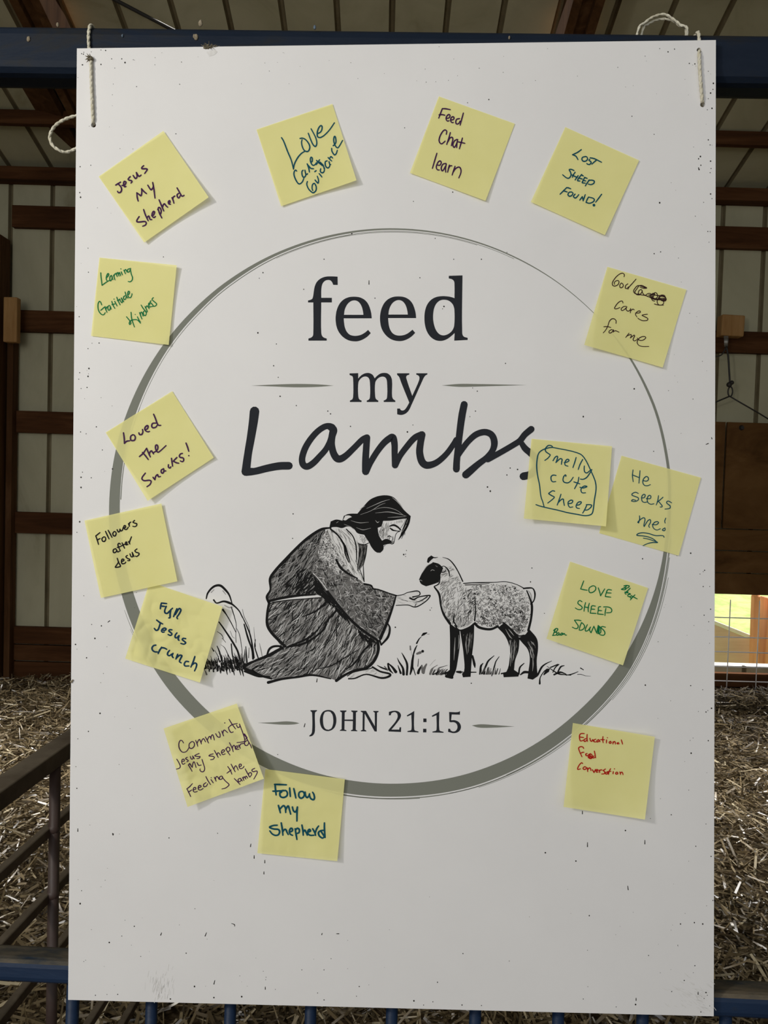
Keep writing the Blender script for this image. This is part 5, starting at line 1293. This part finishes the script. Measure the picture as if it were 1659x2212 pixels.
# ================================================================== HANGING STRINGS
def bw(px, py, h): return B_MAT @ Vector(b3(px, py, h))
def twine(bm, pts, r, n=6):
    """two twisted strands"""
    C_ = catmull(pts, n)
    L = 0; ref = None
    for sgn in (0, math.pi):
        P = []; L = 0; ref = None
        for i, p in enumerate(C_):
            d = (C_[min(i + 1, len(C_) - 1)] - C_[max(i - 1, 0)]).normalized()
            if ref is None: ref = d.orthogonal().normalized()
            ref = (ref - d * ref.dot(d)).normalized(); y = d.cross(ref)
            if i: L += (p - C_[i - 1]).length
            a = L / 0.011 * 2 * math.pi + sgn
            P.append(p + (ref * math.cos(a) + y * math.sin(a)) * r * 0.34)
        add_tube(bm, P, r * 0.70, 8)
def rail_top(px):
    u, w = g2(px, 50); return u
def hang_string(name, h_top, h_low, px_top, py_top, label):
    t = empty(name, bw(*h_low, 0.0)); tag(t, label, 'string')
    def R(p): return Vector(p) - t.location
    bm = bmesh.new()
    twine(bm, [R(bw(h_low[0] - 0.5, h_low[1] - 2, -0.004)), R(bw(h_low[0] - 0.5, h_low[1] - 5, -0.001)), R(bw(h_low[0] - 1, h_low[1] - 10, 0.0014)), R(bw((h_low[0] * 2 + h_top[0]) / 3 - 1, (h_low[1] * 2 + h_top[1]) / 3, 0.0022)),
               R(bw((h_low[0] + h_top[0] * 2) / 3 - 1, (h_low[1] + h_top[1] * 2) / 3, 0.0022)), R(bw(h_top[0] + 0.5, h_top[1] + 8, 0.0018)), R(bw(h_top[0] + 0.5, h_top[1] + 4, -0.001)), R(bw(h_top[0], h_top[1] + 2, -0.004))], 0.0017)
    bm_obj('front_strand', bm, M_STRING, t, True)
    # up behind the board, over the rail and down its far side
    u = g2(px_top, py_top)[0]; u2 = g2(h_top[0], h_top[1])[0]
    z1 = g2(h_top[0], h_top[1])[1]
    bm = bmesh.new()
    twine(bm, [R(bw(h_top[0], h_top[1], -0.0055)), R(gp(u2 + (u - u2) * 0.4, z1 + 0.006, -0.0016)), R(gp(u, wtop - 0.014, -0.0018)), R(gp(u, wtop - 0.002, 0.001)), R(gp(u, wtop + 0.0010, 0.008)), R(gp(u, wtop + 0.0010, RAIL_D - 0.010)),
               R(gp(u, wtop - 0.004, RAIL_D + 0.001)), R(gp(u, wbot + 0.004, RAIL_D + 0.002)), R(gp(u, wbot - 0.003, RAIL_D - 0.012)), R(gp(u2, wbot - 0.004, 0.004)), R(bw(h_low[0], h_low[1], -0.006))], 0.0017)
    bm_obj('rail_strand', bm, M_STRING, t, True)
    return t, R
t, R = hang_string('hanging_string', (196, 127), (202, 270), 194, 49, 'white string at the upper left corner with a loose loop beside the board')
bm = bmesh.new()
twine(bm, [R(bw(200, 246, -0.010)), R(bw(166, 250, -0.009)), R(bw(140, 258, -0.006)), R(bw(119, 272, -0.003)), R(bw(108, 292, -0.001)), R(bw(111, 310, -0.001)), R(bw(123, 322, -0.002)), R(bw(140, 329, -0.005)), R(bw(158, 324, -0.008)), R(bw(185, 308, -0.010))], 0.0016)
bm_obj('loose_loop', bm, M_STRING, t, True)
bm = bmesh.new()
g = random.Random(4)
c = bw(196, 127, 0.002)
bmesh.ops.create_icosphere(bm, subdivisions=2, radius=0.0026, matrix=Matrix.Translation(R(c)))
for i in range(14):
    d = (-BA * g.uniform(0.0, 1) - BB * g.uniform(-0.4, 1) + BN * g.uniform(0, 0.7)).normalized()
    add_tube(bm, [R(c), R(c + d * 0.003), R(c + d * g.uniform(0.0035, 0.006) + BB * 0.0006)], [0.0007, 0.0005, 0.0002], 5)
bm_obj('frayed_knot', bm, M_FLUFF, t, True)
t, R = hang_string('hanging_string', (1510, 108), (1518, 226), 1510, 62, 'white string at the upper right corner with a double loop above the rail')
for k, pts in enumerate((((1378, 66), (1392, 50), (1410, 37), (1435, 31), (1455, 42), (1470, 54), (1485, 68)), ((1388, 66), (1400, 52), (1418, 43), (1438, 41), (1456, 46), (1468, 56), (1482, 68)))):
    bm = bmesh.new()
    P = []
    for j, (px, py) in enumerate(pts):
        h = hit(px, py, gp(0, 0, RAIL_D * 0.6 + 0.004 * k), GN)
        P.append(R(h))
    P = [R(gp(g2(1390 + 8 * k, 80)[0], wtop - 0.015, RAIL_D + 0.003))] + P + [R(gp(g2(1503, 90)[0], wtop - 0.014, RAIL_D + 0.003))]
    twine(bm, P, 0.0013)
    bm_obj('loose_loop', bm, M_STRING, t, True)

# clump of dried mud and fluff on the top edge of the board
bm = bmesh.new()
g = random.Random(9)
o0 = bw(450, 103, -0.001)
for i in range(16):
    c = o0 + BA * g.gauss(0, 0.0022) + BB * g.gauss(0, 0.0008) + BN * g.uniform(-0.001, 0.003)
    mt_ = Matrix.Translation(c - o0) @ Matrix.Diagonal((g.uniform(0.8, 1.8), g.uniform(0.7, 1.2), g.uniform(0.6, 1.1), 1))
    bmesh.ops.create_icosphere(bm, subdivisions=1, radius=g.uniform(0.0010, 0.0018), matrix=mt_)
for i in range(26):
    d = (BA * g.gauss(0, 1) - BB * g.gauss(0.1, 0.35) + BN * g.uniform(-0.2, 0.8)).normalized()
    a = BA * g.gauss(0, 0.002)
    add_tube(bm, [a, a + d * 0.003, a + d * g.uniform(0.004, 0.0065) + BB * g.gauss(0, 0.0008)], [0.0005, 0.0004, 0.0002], 4)
o = bm_obj('mud_clump', bm, M_FLUFF)
o.location = o0
tag(o, 'small grey-brown clump of dried mud on the top edge of the sign', 'mud clump')
bm = bmesh.new()
o0 = bw(157, 1472, 0.0)
for i in range(6):
    bmesh.ops.create_icosphere(bm, subdivisions=1, radius=g.uniform(0.0006, 0.0011), matrix=Matrix.Translation(BA * g.gauss(0, 0.0016) + BB * g.gauss(0, 0.0006) + BN * 0.0008))
o = bm_obj('fluff', bm, M_SPOT)
o.location = o0
tag(o, 'tiny pale tuft of fluff on the left edge of the sign', 'fluff')
